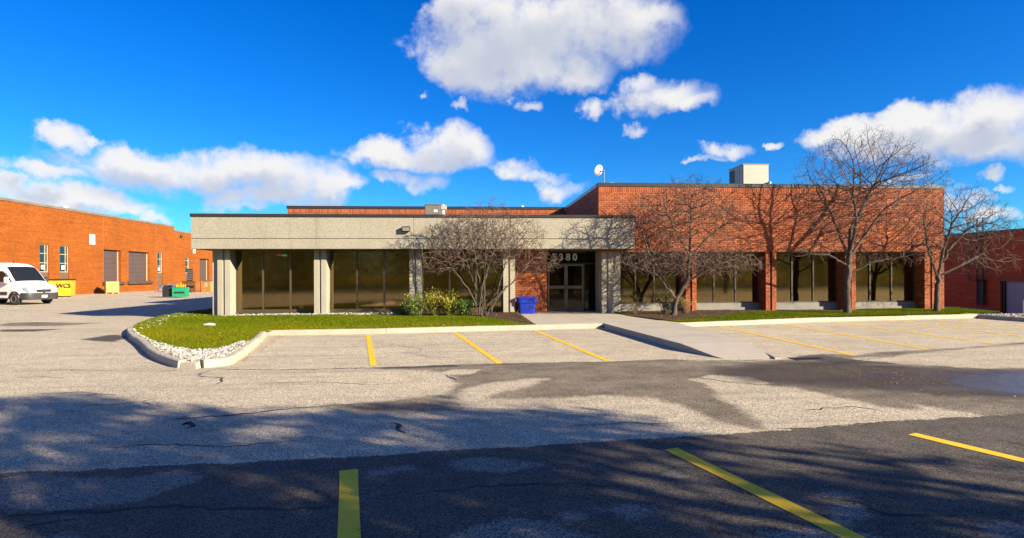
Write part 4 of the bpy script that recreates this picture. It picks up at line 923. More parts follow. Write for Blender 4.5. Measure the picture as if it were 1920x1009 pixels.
# ------------------------------------------------------------------ bare trees
def grow(stems, lobes, n_att, step, infl, kill, seed, iters=140, up=.06, inert=.55):
    """space colonisation: stems are polylines already standing, lobes are ellipsoids the twigs fill"""
    rg = np.random.default_rng(seed); att = []
    vol = np.array([l[3] * l[4] * l[5] * (l[6] if len(l) > 6 else 1) for l in lobes]); cnt = (vol / vol.sum() * n_att).astype(int)
    for l, c in zip(lobes, cnt):
        d = rg.normal(0, 1, (c, 3)); d /= np.linalg.norm(d, axis=1)[:, None]; r_ = rg.random((c, 1)) ** (1 / 2.2)
        att.append(np.array(l[:3]) + d * r_ * np.array(l[3:6]))
    att = np.vstack(att); pos = []; par = []
    for st in stems:
        prev = -1; P_ = [np.array(p, float) for p in st]
        for i in range(len(P_) - 1):
            k = max(1, int(np.linalg.norm(P_[i + 1] - P_[i]) / step))
            for j in range(k if i < len(P_) - 2 else k + 1):
                q = P_[i] + (P_[i + 1] - P_[i]) * j / k
                if j or i: q = q + rg.normal(0, step * .10, 3)
                if i == 0 and j == 0 and pos and np.linalg.norm(pos[0] - q) < .02: prev = 0; continue
                if i == 0 and j == 0 and pos:
                    dd = [np.linalg.norm(p - q) for p in pos]; b = int(np.argmin(dd))
                    if dd[b] < .3: prev = b; continue
                pos.append(q); par.append(prev); prev = len(pos) - 1
    nd = np.full(len(att), 1e9); ni = np.zeros(len(att), int)
    def upd(start):
        nonlocal nd, ni
        new = np.array(pos[start:])
        for i0 in range(0, len(new), 400):
            D = np.linalg.norm(att[:, None] - new[None, i0:i0 + 400], axis=2); m_ = D.min(1); a = D.argmin(1) + start + i0; b = m_ < nd; nd[b] = m_[b]; ni[b] = a[b]
    upd(0); born = {}
    for it in range(iters):
        act = nd < infl
        if not act.any(): infl *= 1.4; 
        if infl > 6: break
        act = nd < infl; ids = ni[act]; dirs = att[act] - np.array(pos)[ids]; dirs /= np.linalg.norm(dirs, axis=1)[:, None] + 1e-9
        start = len(pos)
        for k in np.unique(ids):
            d = dirs[ids == k].sum(0); d /= np.linalg.norm(d) + 1e-9; d = d + rg.normal(0, .16, 3) + np.array([0, 0, up])
            if par[k] >= 0: e = pos[k] - pos[par[k]]; d = d + inert * e / (np.linalg.norm(e) + 1e-9)
            d /= np.linalg.norm(d)
            if born.get(k, 0) >= 4: continue
            born[k] = born.get(k, 0) + 1; pos.append(pos[k] + d * step); par.append(int(k))
        if len(pos) == start: break
        upd(start); keep = nd > kill; att = att[keep]; nd = nd[keep]; ni = ni[keep]
        if len(att) < 5: break
    return np.array(pos), np.array(par), rg
def tree(name, label, cat, base, stems, lobes, n_att, r_trunk, step=.16, infl=1.1, kill=.2, seed=1, tip=.0045, twigs=2, tl=.22, thick=.035, group=None, up=.06, mats=('bark', 'twig'), gam=2.35):
    pos, par, rg = grow(stems, lobes, n_att, step, infl, kill, seed, up=up)
    # fine twigs
    nch = np.zeros(len(pos), int)
    for p in par:
        if p >= 0: nch[p] += 1
    P_ = [p for p in pos]; Q = list(par); cand = [i for i in range(len(pos)) if nch[i] <= 1 and i > 6]
    for i in cand:
        if par[i] < 0: continue
        d0 = pos[i] - pos[par[i]]; d0 /= np.linalg.norm(d0) + 1e-9; tipn = nch[i] == 0
        for _ in range(twigs + 1 if tipn else (1 if rg.random() < .33 * twigs else 0)):
            d = d0 * (1.0 if tipn else .5) + rg.normal(0, .5, 3) + np.array([0, 0, .22 if up > 0 else 0.0]); d /= np.linalg.norm(d); prev = i; q = pos[i]; L_ = tl * rg.uniform(.5, 1.5)
            for s in range(3): d = d + rg.normal(0, .25, 3); d /= np.linalg.norm(d); q = q + d * L_ / 3; P_.append(q); Q.append(prev); prev = len(P_) - 1
    pos = np.array(P_); par = np.array(Q); n = len(pos); kids = [[] for _ in range(n)]
    for i, p in enumerate(par):
        if p >= 0: kids[p].append(i)
    order = sorted(range(n), key=lambda i: -i); rad = np.zeros(n)
    # children always follow their parents
    for i in order: rad[i] = tip if not kids[i] else sum(rad[k] ** gam for k in kids[i]) ** (1 / gam)
    roots = [i for i in range(n) if par[i] < 0]; big = max(rad[r_] for r_ in roots); sc = np.log(r_trunk / tip) / np.log(max(big / tip, 1.01)); rad = tip * (rad / tip) ** sc
    # flare at the foot
    for i in range(n):
        h = pos[i][2] - base[2]
        if h < .3 and rad[i] > .02: rad[i] *= 1 + .5 * (1 - max(h, 0) / .3) ** 2
    t = thing(name, label, cat, tuple(base), group=group); A = MB(); B = MB()
    for r_ in roots + [k for i in range(n) for k in sorted(kids[i], key=lambda k: -rad[k])[1:]]:
        ch = [par[r_]] if par[r_] >= 0 else []; i = r_
        while True:
            ch.append(i)
            if not kids[i]: break
            i = max(kids[i], key=lambda k: rad[k])
        rr = [rad[c] for c in ch]
        if par[r_] >= 0: rr[0] = min(rr[0], rr[1] * 1.15)
        m_ = max(rr); tgt = A if m_ > thick else B
        tgt.tube([pos[c] for c in ch], rr, 9 if m_ > .06 else 6 if m_ > .02 else 4 if m_ > .009 else 3, cap=False)
    A.build('trunk', M[mats[0]], t, smooth=True); B.build('crown', M[mats[1]], t, smooth=True)
    return t
def TX(px, Y): return gx(px, Y)
zb = .16
# multi-stemmed shrub tree by the entrance
bx, by = TX(906, 20.7), 20.7
stems = []
for dx, dy, h, s in ((-1.25, -.1, 2.0, 1), (-.75, .25, 2.4, 1), (-.35, -.3, 2.5, 1), (.1, .2, 2.7, 1), (.45, -.25, 2.6, 1), (.9, .2, 2.3, 1), (1.5, -.05, 1.75, 1), (1.15, -.35, 1.35, 1)):
    b0 = (bx + random.uniform(-.22, .26) + dx * .05, by + random.uniform(-.12, .12), zb); m1 = (b0[0] + dx * .33, b0[1] + dy * .3, zb + h * .42)
    stems.append([b0, m1, (bx + dx, by + dy, zb + h)])
tree('shrub_tree', 'bare multi stemmed shrub tree spreading before the concrete wing beside the entrance', 'tree', (bx, by, zb), stems,
     [(bx + .1, by, 3.0, 2.25, 1.1, 1.15), (bx - 1.45, by - .1, 2.25, 1.0, .8, .55), (bx + 1.75, by - .1, 2.1, 1.15, .75, .42), (bx + .3, by, 3.95, .9, .6, .45)], 2900, .042, .11, .9, .125, 5, .0037, 3, .2, .02)
# crabapple in front of the brick wing
bx, by = TX(1262, 20.6), 20.6
tree('crabapple_tree', 'low spreading bare crabapple with tangled twigs before the brick wing', 'tree', (bx, by, zb),
     [[(bx, by, zb), (bx + .12, by, zb + .6), (bx + .5, by - .05, zb + 1.25), (bx + .65, by, zb + 2.2), (bx + .72, by + .1, zb + 3.4), (bx + .7, by, zb + 4.3)],
      [(bx + .12, by, zb + .6), (bx - .35, by + .1, zb + 1.4), (bx - .9, by, zb + 2.3), (bx - 1.25, by, zb + 3.3)], [(bx + .5, by - .05, zb + 1.25), (bx + 1.6, by - .3, zb + 1.9), (bx + 2.9, by - .2, zb + 2.25)],
      [(bx + .12, by, zb + .6), (bx - .7, by - .3, zb + 1.5), (bx - 1.8, by - .3, zb + 1.9)], [(bx + .65, by, zb + 2.2), (bx + 1.5, by + .2, zb + 3.0), (bx + 2.2, by, zb + 3.5)], [(bx + .65, by, zb + 2.2), (bx + .1, by - .3, zb + 2.9), (bx - .3, by - .2, zb + 3.8)]],
     [(bx + .5, by, 2.15, 3.0, 1.3, .55, 2.3), (bx + .35, by, 3.75, 2.5, 1.2, 1.2), (bx + .8, by, 4.7, 1.3, .8, .6)], 4600, .085, .12, .9, .12, 8, .0038, 3, .24, .022, up=.02)
# the large tree
bx, by = TX(1588, 21.0), 21.0
tree('bare_tree', 'tallest bare tree with a broad fan of branches above the brick roof line', 'tree', (bx, by, zb),
     [[(bx, by, zb), (bx + .02, by, zb + 1.2), (bx + .06, by, zb + 2.1), (bx + .18, by, zb + 3.2), (bx + .5, by, zb + 4.6)], [(bx + .06, by, zb + 2.1), (bx - .35, by - .1, zb + 3.0), (bx - .75, by + .1, zb + 4.3)],
      [(bx + .06, by, zb + 2.1), (bx + .7, by + .1, zb + 2.9), (bx + 1.6, by, zb + 4.1)], [(bx + .03, by, zb + 1.5), (bx + 1.0, by - .2, zb + 2.0), (bx + 2.2, by - .3, zb + 2.2)], [(bx + .05, by, zb + 1.8), (bx - .8, by - .2, zb + 2.25), (bx - 1.7, by - .2, zb + 2.3)],
      [(bx + .06, by, zb + 2.1), (bx + .1, by - .4, zb + 3.4), (bx - .1, by - .5, zb + 4.8)], [(bx + .18, by, zb + 3.2), (bx + .9, by + .3, zb + 4.2), (bx + 1.5, by + .4, zb + 5.2)]],
     [(bx + .65, by, 5.0, 2.75, 1.9, 2.2), (bx + 2.4, by, 5.2, 1.6, 1.2, 1.1), (bx + 1.5, by - .3, 2.3, 1.6, .8, .3, 1.5), (bx - 1.2, by - .2, 2.5, 1.1, .8, .4, 1.5), (bx - .6, by, 3.6, 1.5, 1.1, .8)], 3600, .118, .14, 1.2, .155, 3, .003, 2, .26, .03, up=.14)
# the leaning tree at the corner
bx, by = TX(1756, 21.0), 21.0
tree('bare_tree', 'smaller bare tree leaning right at the corner of the brick wing', 'tree', (bx, by, zb),
     [[(bx, by, zb), (bx + .02, by, zb + .9), (bx + .05, by, zb + 1.4), (bx + .3, by, zb + 2.5), (bx + .7, by, zb + 3.6)], [(bx + .05, by, zb + 1.4), (bx - .3, by, zb + 2.3), (bx - .5, by, zb + 3.4)],
      [(bx + .05, by, zb + 1.4), (bx + .9, by - .1, zb + 1.85), (bx + 1.7, by - .1, zb + 2.2)], [(bx + .05, by, zb + 1.4), (bx + .6, by + .2, zb + 2.4), (bx + 1.5, by + .2, zb + 3.3)]],
     [(bx + .7, by, 3.7, 1.9, 1.4, 1.5), (bx + 1.9, by, 3.2, 1.5, 1.1, 1.0), (bx + 2.0, by - .1, 2.2, 1.4, .9, .5, 1.4), (bx - .5, by, 3.0, .9, .8, .7), (bx + 2.7, by, 3.4, .8, .6, .4)], 2400, .095, .14, 1.1, .15, 12, .003, 2, .24, .03, up=.06)

# ------------------------------------------------------------------ leafy shrubs
M['shrub_leaf'] = ramp_mat('shrub leaf', [(.035, .085, .016), (.06, .13, .02), (.13, .20, .02), (.30, .30, .025), (.52, .44, .04), (.26, .12, .03)], .5, .5, .25)
def leaf_quads(P_, size, rg, droop=0.):
    n = len(P_); d = rg.normal(0, 1, (n, 3)); d[:, 2] -= droop; d /= np.linalg.norm(d, axis=1)[:, None]; e = np.cross(d, rg.normal(0, 1, (n, 3))); e /= np.linalg.norm(e, axis=1)[:, None] + 1e-9
    s = size * rg.uniform(.6, 1.4, (n, 1)); nn = np.cross(d, e)
    V = np.stack([P_ - d * s, P_ + e * s * .45 + nn * s * .12, P_ + d * s, P_ - e * s * .45 + nn * s * .12], 1).reshape(-1, 3)
    return V, np.arange(4 * n).reshape(-1, 4)
def shrub(label, px, Y, w, h, nst, nl, warm, seed, size=.03, lx=0.):
    rg = np.random.default_rng(seed); x = TX(px, Y); z0 = lawn_z(x, Y) + .01; t = thing('leafy_shrub', label, 'shrub', (x, Y, z0), group='shrubs in the mulch beds'); S = MB(); LP = []; LT = []
    for k in range(nst):
        a = rg.uniform(0, 6.28); r_ = rg.random() ** .5; hh = h * rg.uniform(.65, 1.05) * (1 - .35 * r_); p0 = np.array([x + rg.normal(0, .06), Y + rg.normal(0, .06), z0])
        p2 = np.array([x + lx + math.cos(a) * r_ * w, Y + math.sin(a) * r_ * w * .7, z0 + hh]); p1 = (p0 + p2) / 2 + np.array([0, 0, hh * .12]) + rg.normal(0, .04, 3)
        S.tube([p0, p1, p2], [.008, .006, .002], 4, cap=False); m_ = nl // nst; tt = rg.random(m_) ** .7; tone = np.clip(rg.normal(warm, .16), 0, 1)
        q = np.where(tt[:, None] < .5, p0 + (p1 - p0) * tt[:, None] * 2, p1 + (p2 - p1) * (tt[:, None] * 2 - 1)) + rg.normal(0, .065, (m_, 3)); LP.append(q); LT.append(np.clip(tone + rg.normal(0, .15, m_), 0, 1))
    S.build('stems', M['twig'], t); V, F = leaf_quads(np.vstack(LP) - np.array([x, Y, z0]), size, rg, .4); raw('foliage', V, F, M['shrub_leaf'], t, np.concatenate(LT))
shrub('green leafy shrub hugging the foot of the third column', 778, 21.3, .55, .95, 30, 2600, .35, 1); shrub('tall yellowing shrub with upright stems under the dark window', 815, 21.35, .52, 1.15, 26, 2000, .68, 2)
shrub('bright yellow green shrub in the middle of the bed', 843, 21.2, .52, 1.0, 28, 2200, .62, 3); shrub('dark green low shrub at the foot of the bare shrub tree', 872, 21.1, .55, .8, 30, 2600, .30, 4)
shrub('sparse green bush at the foot of the crabapple', 1246, 20.9, .30, 1.1, 16, 420, .30, 5); shrub('thin dry twiggy bush right of the crabapple trunk', 1285, 21.0, .40, .85, 30, 260, .85, 6)
shrub('thin dry plant before the first brick wing window', 1192, 21.3, .25, .75, 14, 130, .9, 7)

# ------------------------------------------------------------------ trees and verge on the near side of the lot (they shade the foreground and stand in the window reflections)
M['evergreen'] = ramp_mat('roadside leaf', [(.022, .040, .012), (.04, .06, .016), (.075, .085, .02), (.12, .10, .025), (.16, .11, .03)], .6, .3, .15)
def leafy_tree(label, x, y, h, rx, n, seed, z0=1.6):
    rg = np.random.default_rng(seed); t = thing('roadside_tree', label, 'tree', (x, y, 0), group='trees along the near side of the lot'); S = MB()
    S.tube([(x, y, 0), (x + .05, y, h * .4), (x, y, h * .93)], [.2, .13, .02], 8); c = []
    for k in range(26):
        u = rg.random(); z = z0 + (h - z0) * u; r_ = rx * (1 - u ** 3.5) * rg.uniform(.3, 1) + .15; a = rg.uniform(0, 6.28); q = (x + math.cos(a) * r_, y + math.sin(a) * r_, z); S.tube([(x, y, max(.8, z - r_ * .5)), q], [.035, .008], 4, cap=False)
        c.append((q, .36 + .30 * (1 - u)))
    P_ = np.vstack([np.array(q) + rg.normal(0, 1, (n // 26, 3)) * np.array([s, s, s * .6]) * .62 for q, s in c]); S.build('trunk', M['bark'], t)
    V, F = leaf_quads(P_ - np.array([x, y, 0]), .10, rg, 0); raw('crown', V, F, M['evergreen'], t, rg.random(len(F)))
for i, (x, y, h, rx, n) in enumerate(ROADSIDE := [(7.9, -3.0, 7.5, 1.9, 3100), (10.6, -2.8, 7.9, 2.0, 3200), (12.9, -3.2, 7.9, 1.9, 3000), (13.9, -2.2, 6.8, 1.5, 3000), (8.6, -2.4, 5.2, 1.5, 2600), (19.2, -3.6, 6.5, 1.7, 3400), (22.0, -2.7, 6.6, 1.7, 3400)]):
    leafy_tree('leafy roadside tree on the near edge of the lot', x, y, h, rx, n, 40 + i)
tag(MB().box(-300, 300, -400, -9, .0, .05).build('grass_verge', mat('verge grass', (.10, .115, .018), .95, .3, .4, .3, 6)), 'grass verge on the near side of the lot', kind='structure')
rg = np.random.default_rng(77); n = 220000
wx_ = rg.uniform(-75, 75, n); hmax = 10.5 + 2.2 * np.sin(wx_ * .35) + 1.4 * np.sin(wx_ * .93 + 1); P_ = np.stack([wx_, -34 + rg.normal(0, 1.0, n), hmax * rg.random(n) ** .8], -1); V, F = leaf_quads(P_, .15, rg)
n2 = 60000; wx2 = rg.uniform(-130, 130, n2); V2, F2 = leaf_quads(np.stack([wx2, -62 + rg.normal(0, 1.5, n2), (14 + 2.5 * np.sin(wx2 * .21)) * rg.random(n2) ** .8], -1), .36, rg); F = np.vstack([F, F2 + len(V)]); V = np.vstack([V, V2]); n += n2
M['wood_leaf'] = ramp_mat('far wood leaf', [(.26, .19, .03), (.32, .24, .035), (.36, .27, .04), (.28, .23, .03), (.34, .23, .04)], .8, .2, .7)
tag(raw('far_wood', V, F, M['wood_leaf'], tone=rg.random(n)), 'far belt of autumn trees beyond the verge', 'woods', kind='stuff')

# ------------------------------------------------------------------ recycling bin
M['blue'] = mat('blue plastic', (.006, .028, .36), .45, .1, 3)
bb = thing('recycling_bin', 'large bright blue plastic bin beside the entrance brick', 'bin', (2.12, 22.3, .155)); bxc, byc, bz = 2.12, 22.3, .155
def rrect(hw, hd, r_, k=5):
    out = []
    for cx_, cy_, a0 in ((hw - r_, hd - r_, 0), (-hw + r_, hd - r_, 90), (-hw + r_, -hd + r_, 180), (hw - r_, -hd + r_, 270)):
        for i in range(k + 1): a = R(a0 + 90 * i / k); out.append((cx_ + r_ * math.cos(a), cy_ + r_ * math.sin(a)))
    return out
def loft(rings, cap0=True, cap1=True):
    mb = MB(); n = len(rings[0]); vs_ = [p for r_ in rings for p in r_]; fs = [(i * n + k, i * n + (k + 1) % n, (i + 1) * n + (k + 1) % n, (i + 1) * n + k) for i in range(len(rings) - 1) for k in range(n)]
    if cap0: fs.append(tuple(range(n - 1, -1, -1)))
    if cap1: fs.append(tuple((len(rings) - 1) * n + k for k in range(n)))
    return mb.add(vs_, fs)
def ring(hw, hd, r_, z): return [(bxc + x, byc + y, bz + z) for x, y in rrect(hw, hd, r_)]
loft([ring(.30, .22, .07, 0), ring(.33, .245, .08, .30), ring(.345, .255, .08, .42), ring(.375, .285, .09, .43), ring(.385, .295, .09, .60), ring(.36, .27, .08, .60), ring(.32, .23, .08, .2)], True, True).build('tub', M['blue'], bb, smooth=True)
loft([ring(.385, .295, .09, .60), ring(.42, .33, .1, .605), ring(.425, .335, .1, .66), ring(.40, .31, .09, .665), ring(.365, .275, .08, .62)], False, False).build('rim', M['blue'], bb, smooth=True)
for s in (-1, 1): MB().bbox(bxc + s * .20 - .07, bxc + s * .20 + .07, byc - .305, byc - .286, bz + .5, bz + .57, .006).build('grip', M['blue'], bb)

# ------------------------------------------------------------------ white van
M['van_white'] = mat('white car paint', (.74, .75, .76), .22, .04, 2); M['car_glass'] = mat('car glass', (.012, .014, .017), .06, .05, spec=.45); M['plastic'] = mat('grey bumper plastic', (.035, .036, .04), .55, .1, 4); M['chrome'] = mat('chrome', (.7, .7, .7), .15, .05, metal=1.)
M['lamp'] = mat('headlamp', (.20, .22, .25), .1, .1); M['rim'] = mat('steel rim', (.30, .27, .24), .5, .2, 6, metal=.4); M['plate'] = mat('number plate', (.72, .62, .36), .5, .1)
hdg = R(-18); VL = (-26.72, 36.5, 0)
van = thing('delivery_van', 'white high roof cargo van with dark bumper at the left edge', 'van', VL, hdg); HW = .985
TOP = [(0.0, .98), (-.05, 1.04), (-.25, 1.13), (-.6, 1.23), (-.92, 1.32), (-1.2, 1.62), (-1.5, 1.97), (-1.75, 2.22), (-1.95, 2.36), (-2.25, 2.47), (-2.9, 2.53), (-4.5, 2.54), (-5.6, 2.53), (-5.85, 2.47), (-5.93, 2.3)]
WID = [(0.0, .70), (-.05, .82), (-.25, .92), (-.6, .965), (-.95, .985), (-5.6, .985), (-5.93, .95)]
def lerp(tab, x):
    for (a, b), (c, d) in zip(tab[:-1], tab[1:]):
        if a >= x >= c: return b + (d - b) * (a - x) / (a - c)
    return tab[0][1] if x > tab[0][0] else tab[-1][1]
def yside(x, z): return lerp(WID, x) * (1 - .135 * max(0, (z - 1.15) / 1.4) ** 1.35)
def xl(x): return x + .95                                 # origin under the front axle
def vsec(x):
    zt, zb_ = lerp(TOP, x), (.42 if x > -.5 else .36); h = zt - zb_; half = [(0, zb_), (yside(x, zb_) - .07, zb_), (yside(x, .5), zb_ + .07)]
    for f in (.3, .55, .78): z = zb_ + .07 + (h - .21) * f; half.append((yside(x, z), z))
    z = zt - .14; half += [(yside(x, z), z), (yside(x, zt) - .045, zt - .045), (yside(x, zt) - .15, zt - .008), (yside(x, zt) * .5, zt + .012), (0, zt + .018)]
    return [(xl(x), y, z) for y, z in half] + [(xl(x), -y, z) for y, z in reversed(half[1:-1])]
xsv = sorted({t[0] for t in TOP} | {-1.35, -1.05, -.4, -.15, -3.5, -2.5}, reverse=True)
body = loft([vsec(x) for x in xsv]); body.build('body', M['van_white'], van, world=False, smooth=True)
def ws(u, v): x = -1.0 - .83 * u; y = (2 * v - 1) * (yside(x, lerp(TOP, x)) - .10); return (xl(x) + .012, y, lerp(TOP, x) + .024 - .045 * (abs(2 * v - 1)) ** 4)
g1 = MB(); g1.grid(ws, 8, 10); g1.build('windscreen', M['car_glass'], van, world=False, smooth=True)
MB().box(xl(-1.02), xl(-.86), -.80, .80, 1.315, 1.345).build('wiper_cowl', M['black'], van, world=False)
def side_patch(name, poly, m, s, off=.008, th=.006):
    mb = MB(); a = [(xl(x), s * (yside(x, z) + off), z) for x, z in poly]; b = [(xl(x), s * (yside(x, z) + off - th), z) for x, z in poly]; n = len(poly)
    mb.add(a + b, [tuple(range(n)), tuple(range(2 * n - 1, n - 1, -1))] + [(i, (i + 1) % n, n + (i + 1) % n, n + i) for i in range(n)]); return mb.build(name, m, van, world=False)
for s in (-1, 1):
    side_patch('door_window', [(-1.30, 1.38), (-2.18, 1.36), (-2.18, 2.0), (-1.98, 2.03), (-1.80, 1.96)], M['car_glass'], s); side_patch('quarter_window', [(-1.08, 1.36), (-1.27, 1.38), (-1.72, 1.92), (-1.66, 1.92)], M['black'], s)
    for x in (-1.18, -2.3, -3.6): side_patch('door_seam', [(x, .75), (x - .018, .75), (x - .018, 1.36 if x > -1.5 else 2.3), (x, 1.36 if x > -1.5 else 2.3)], M['plastic'], s, .003)
    side_patch('side_trim', [(-1.48, .60), (-4.1, .60), (-4.1, .78), (-1.48, .78)], M['plastic'], s, .03, .035); side_patch('side_trim', [(-5.1, .60), (-5.85, .60), (-5.85, .78), (-5.1, .78)], M['plastic'], s, .03, .035)
    side_patch('door_handle', [(-2.05, 1.14), (-2.24, 1.14), (-2.24, 1.19), (-2.05, 1.19)], M['black'], s, .03, .03); side_patch('sill_skirt', [(-1.48, .34), (-4.1, .34), (-4.1, .42), (-1.48, .42)], M['plastic'], s, .004)
    for ax in (-.95, -4.61): side_patch('wheel_arch_shade', [(ax + .46 * math.cos(t), .36 + .46 * math.sin(t)) for t in [math.pi * i / 12 for i in range(13)]], M['black'], s, .006)  # black patch stands in for the shade inside the wheel arch
    for ax in (-.95, -4.61):
        w = MB(); w.lathe([(.20, -.13), (.30, -.135), (.345, -.11), (.36, -.05), (.36, .05), (.345, .11), (.30, .135), (.20, .13)], (xl(ax), s * .885, .36), 'Y', 28); wh = w.build('wheel', M['rubber'], van, world=False, smooth=True)
        r_ = MB(); r_.lathe([(.215, .10), (.215, .137), (.19, .14), (.165, .10), (.10, .085), (.07, .12), (.001, .125)] if s > 0 else [(.215, -.10), (.215, -.137), (.19, -.14), (.165, -.10), (.10, -.085), (.07, -.12), (.001, -.125)], (xl(ax), s * .885, .36), 'Y', 24); r_.build('rim', M['rim'], wh, world=False, smooth=True)
    m_ = MB(); m_.bbox(xl(-1.42), xl(-1.24), s * 1.14 - .10, s * 1.14 + .10, 1.30, 1.66, .04); m_.bbox(xl(-1.38), xl(-1.30), s * 1.0 - .06, s * 1.0 + .06, 1.40, 1.46, .01); m_.build('wing_mirror', M['plastic'] if s > 0 else M['white'], van, world=False)
    hl = MB(); hl.add([(xl(-.015), s * .50, .74), (xl(-.03), s * .52, .90), (xl(-.06), s * .72, 1.02), (xl(-.26), s * .945, 1.09), (xl(-.22), s * .955, .92), (xl(-.06), s * .84, .74)], [(0, 1, 2, 5), (2, 3, 4, 5)] if s > 0 else [(5, 2, 1, 0), (5, 4, 3, 2)]); hl.v = [(x + .022, y * 1.01, z) for x, y, z in hl.v]; hl.build('headlight', M['lamp'], van, world=False)
def bsec(x, hw): return [(xl(x), y, z) for y, z in ((-hw + .05, .30), (hw - .05, .30), (hw, .36), (hw, .66), (hw - .03, .72), (-hw + .03, .72), (-hw, .66), (-hw, .36))]
loft([bsec(.06, .58), bsec(.03, .80), bsec(-.08, .93), bsec(-.25, .985), bsec(-.46, .995)]).build('bumper', M['plastic'], van, world=False, smooth=True)
gl_ = MB(); gl_.add([(xl(.022), -.46, .92), (xl(.022), .46, .92), (xl(.03), .40, .75), (xl(.03), -.40, .75), (xl(-.03), -.46, .92), (xl(-.03), .46, .92), (xl(-.03), .40, .75), (xl(-.03), -.40, .75)], [(0, 3, 2, 1), (0, 1, 5, 4), (1, 2, 6, 5), (2, 3, 7, 6), (3, 0, 4, 7)]); gl_ = gl_.build('grille', M['black'], van, world=False)
for z in (.79, .835, .88): MB().box(xl(.024), xl(.036), -.40, .40, z - .008, z + .008).build('slat', M['plastic'], gl_, world=False)
em = MB(); em.tube([(xl(.05), .10 * math.cos(t), .835 + .10 * math.sin(t)) for t in [2 * math.pi * i / 20 for i in range(21)]], .011, 6, cap=False)
for k in range(3): a = R(90 + 120 * k); em.tube([(xl(.05), 0, .835), (xl(.05), .10 * math.cos(a), .835 + .10 * math.sin(a))], [.02, .006], 6)
em.build('emblem', M['chrome'], van, world=False)
MB().bbox(xl(.062), xl(.075), -.16, .16, .42, .57, .004).build('number_plate', M['plate'], van, world=False)
MB().tube([(xl(-2.35), 0, 2.5), (xl(-2.42), 0, 2.62)], .02, 6).build('aerial', M['black'], van, world=False)

# ------------------------------------------------------------------ yard things
M['yellow'] = mat('yellow dumpster paint', (.62, .40, .01), .45, .2, 1.5); M['green_steel'] = mat('green dumpster paint', (.01, .27, .13), .45, .2, 2); M['dark_steel'] = mat('dark and shaded steel', (.02, .018, .016), .7, .3, 3)
M['pine'] = mat('pine board', (.52, .34, .10), .8, .2, 2); M['rust_brown'] = mat('brown paint', (.24, .085, .02), .6, .25, 2); M['red'] = mat('red pallet', (.42, .04, .03), .7, .2); M['wrap'] = mat('grey sheeting', (.20, .23, .28), .45, .4, 3, col2=(.03, .04, .06))
dw = thing('dumpster', 'yellow dumpster with a black lid behind the van', 'dumpster', (-33.99, 49.53, 0), R(24))
def boxtaper(x0, x1, y0, y1, z0, z1, k): return MB().add([(x0 + k, y0 + k, z0), (x1 - k, y0 + k, z0), (x1 - k, y1 - k, z0), (x0 + k, y1 - k, z0), (x0, y0, z1), (x1, y0, z1), (x1, y1, z1), (x0, y1, z1)], [(0, 3, 2, 1), (4, 5, 6, 7), (0, 1, 5, 4), (1, 2, 6, 5), (2, 3, 7, 6), (3, 0, 4, 7)])
boxtaper(-1.0, 1.0, -.85, .85, .1, 1.35, .05).build('body', M['yellow'], dw, world=False); MB().bbox(-1.05, 1.05, -.92, .9, 1.35, 1.47, .03).build('lid', M['black'], dw, world=False)
for z in (.5, 1.28): MB().box(-1.0, 1.0, -.875 if z > 1 else -.84, -.80, z - .04, z + .04).build('rib', M['yellow'], dw, world=False)
for x in (-.8, .8): MB().cyl((x, -.7, .1), (x, -.6, .1), .1, n=12).build('wheel', M['rubber'], dw, world=False)
dw.scale = (.86, 1, 1)
for tx, sz, zz in (('WCS', .50, .76),):
    lt = text_mesh(tx, sz, 'lettering', M['black'], dw, (0, 0, 0), depth=.004); lt.location = (.42, -.90, zz)
ct = thing('timber_crate', 'pale pine crate of four board tiers by the warehouse wall', 'crate', (-34.6, 57.2, 0), R(-52))
for s_, (x0, x1, y0, y1) in enumerate(((-.62, .62, -.52, -.49), (.59, .62, -.488, .52), (-.62, .588, .49, .52), (-.62, -.59, -.488, .488))):
    for k in range(4): MB().bbox(x0, x1, y0, y1, .16 + k * .25, .16 + k * .25 + .235, .006).build('board', M['pine'], ct, world=False)
for y in (-.48, 0, .48): MB().box(-.62, .62, y - .05, y + .05, 0, .10).build('bearer', M['pine'], ct, world=False)
for k in range(5): MB().box(-.62 + k * .28, -.52 + k * .28, -.52, .52, .10, .125).build('deck_board', M['pine'], ct, world=False)
MB().box(-.62, .62, -.52, .52, 1.16, 1.18).build('lid', M['pine'], ct, world=False)
dg_ = thing('dumpster', 'small green open dumpster full of yellow scrap', 'dumpster', (-22.94, 46.53, 0), R(8)); dg_.scale = (.78, .8, .84); mb = MB()
mb.box(-.62, .62, -.5, -.46, .08, .95).box(-.62, .62, .46, .5, .08, .95).box(.58, .62, -.46, .46, .08, .95).box(-.58, .58, -.46, .46, .08, .12); mb.build('body', M['green_steel'], dg_, world=False)
MB().box(-.62, -.58, -.458, .458, .08, .95).build('shaded_end_wall', M['dark_steel'], dg_, world=False); MB().bbox(-.40, .50, -.56, -.503, .40, .55, .01).build('fork_pocket', M['dark_steel'], dg_, world=False); MB().bbox(-.65, .65, -.53, -.50, .90, .98, .01).build('rim', M['green_steel'], dg_, world=False)  # left end coloured dark for the shade on that side
for k in range(6): x = -.3 + k * .13; MB().bbox(x - .05, x + .05, -.2 + (k % 3) * .15, -.1 + (k % 3) * .15, .3, 1.12 + .28 * random.random(), .02).build('scrap', M['yellow'], dg_, world=False)
bd = thing('ribbed_box', 'black ribbed box against the green dumpster', 'container', (-23.86, 46.67, 0), R(8)); bd.scale = (.62, .8, .86); MB().bbox(-.62, .60, -.5, .5, .08, .98, .02).build('body', M['dark_steel'], bd, world=False)  # plain black box with ribs, left of the green dumpster
for k in range(7): MB().box(-.60 + k * .19, -.57 + k * .19, -.525, -.501, .1, .96).build('rib', M['black'], bd, world=False)
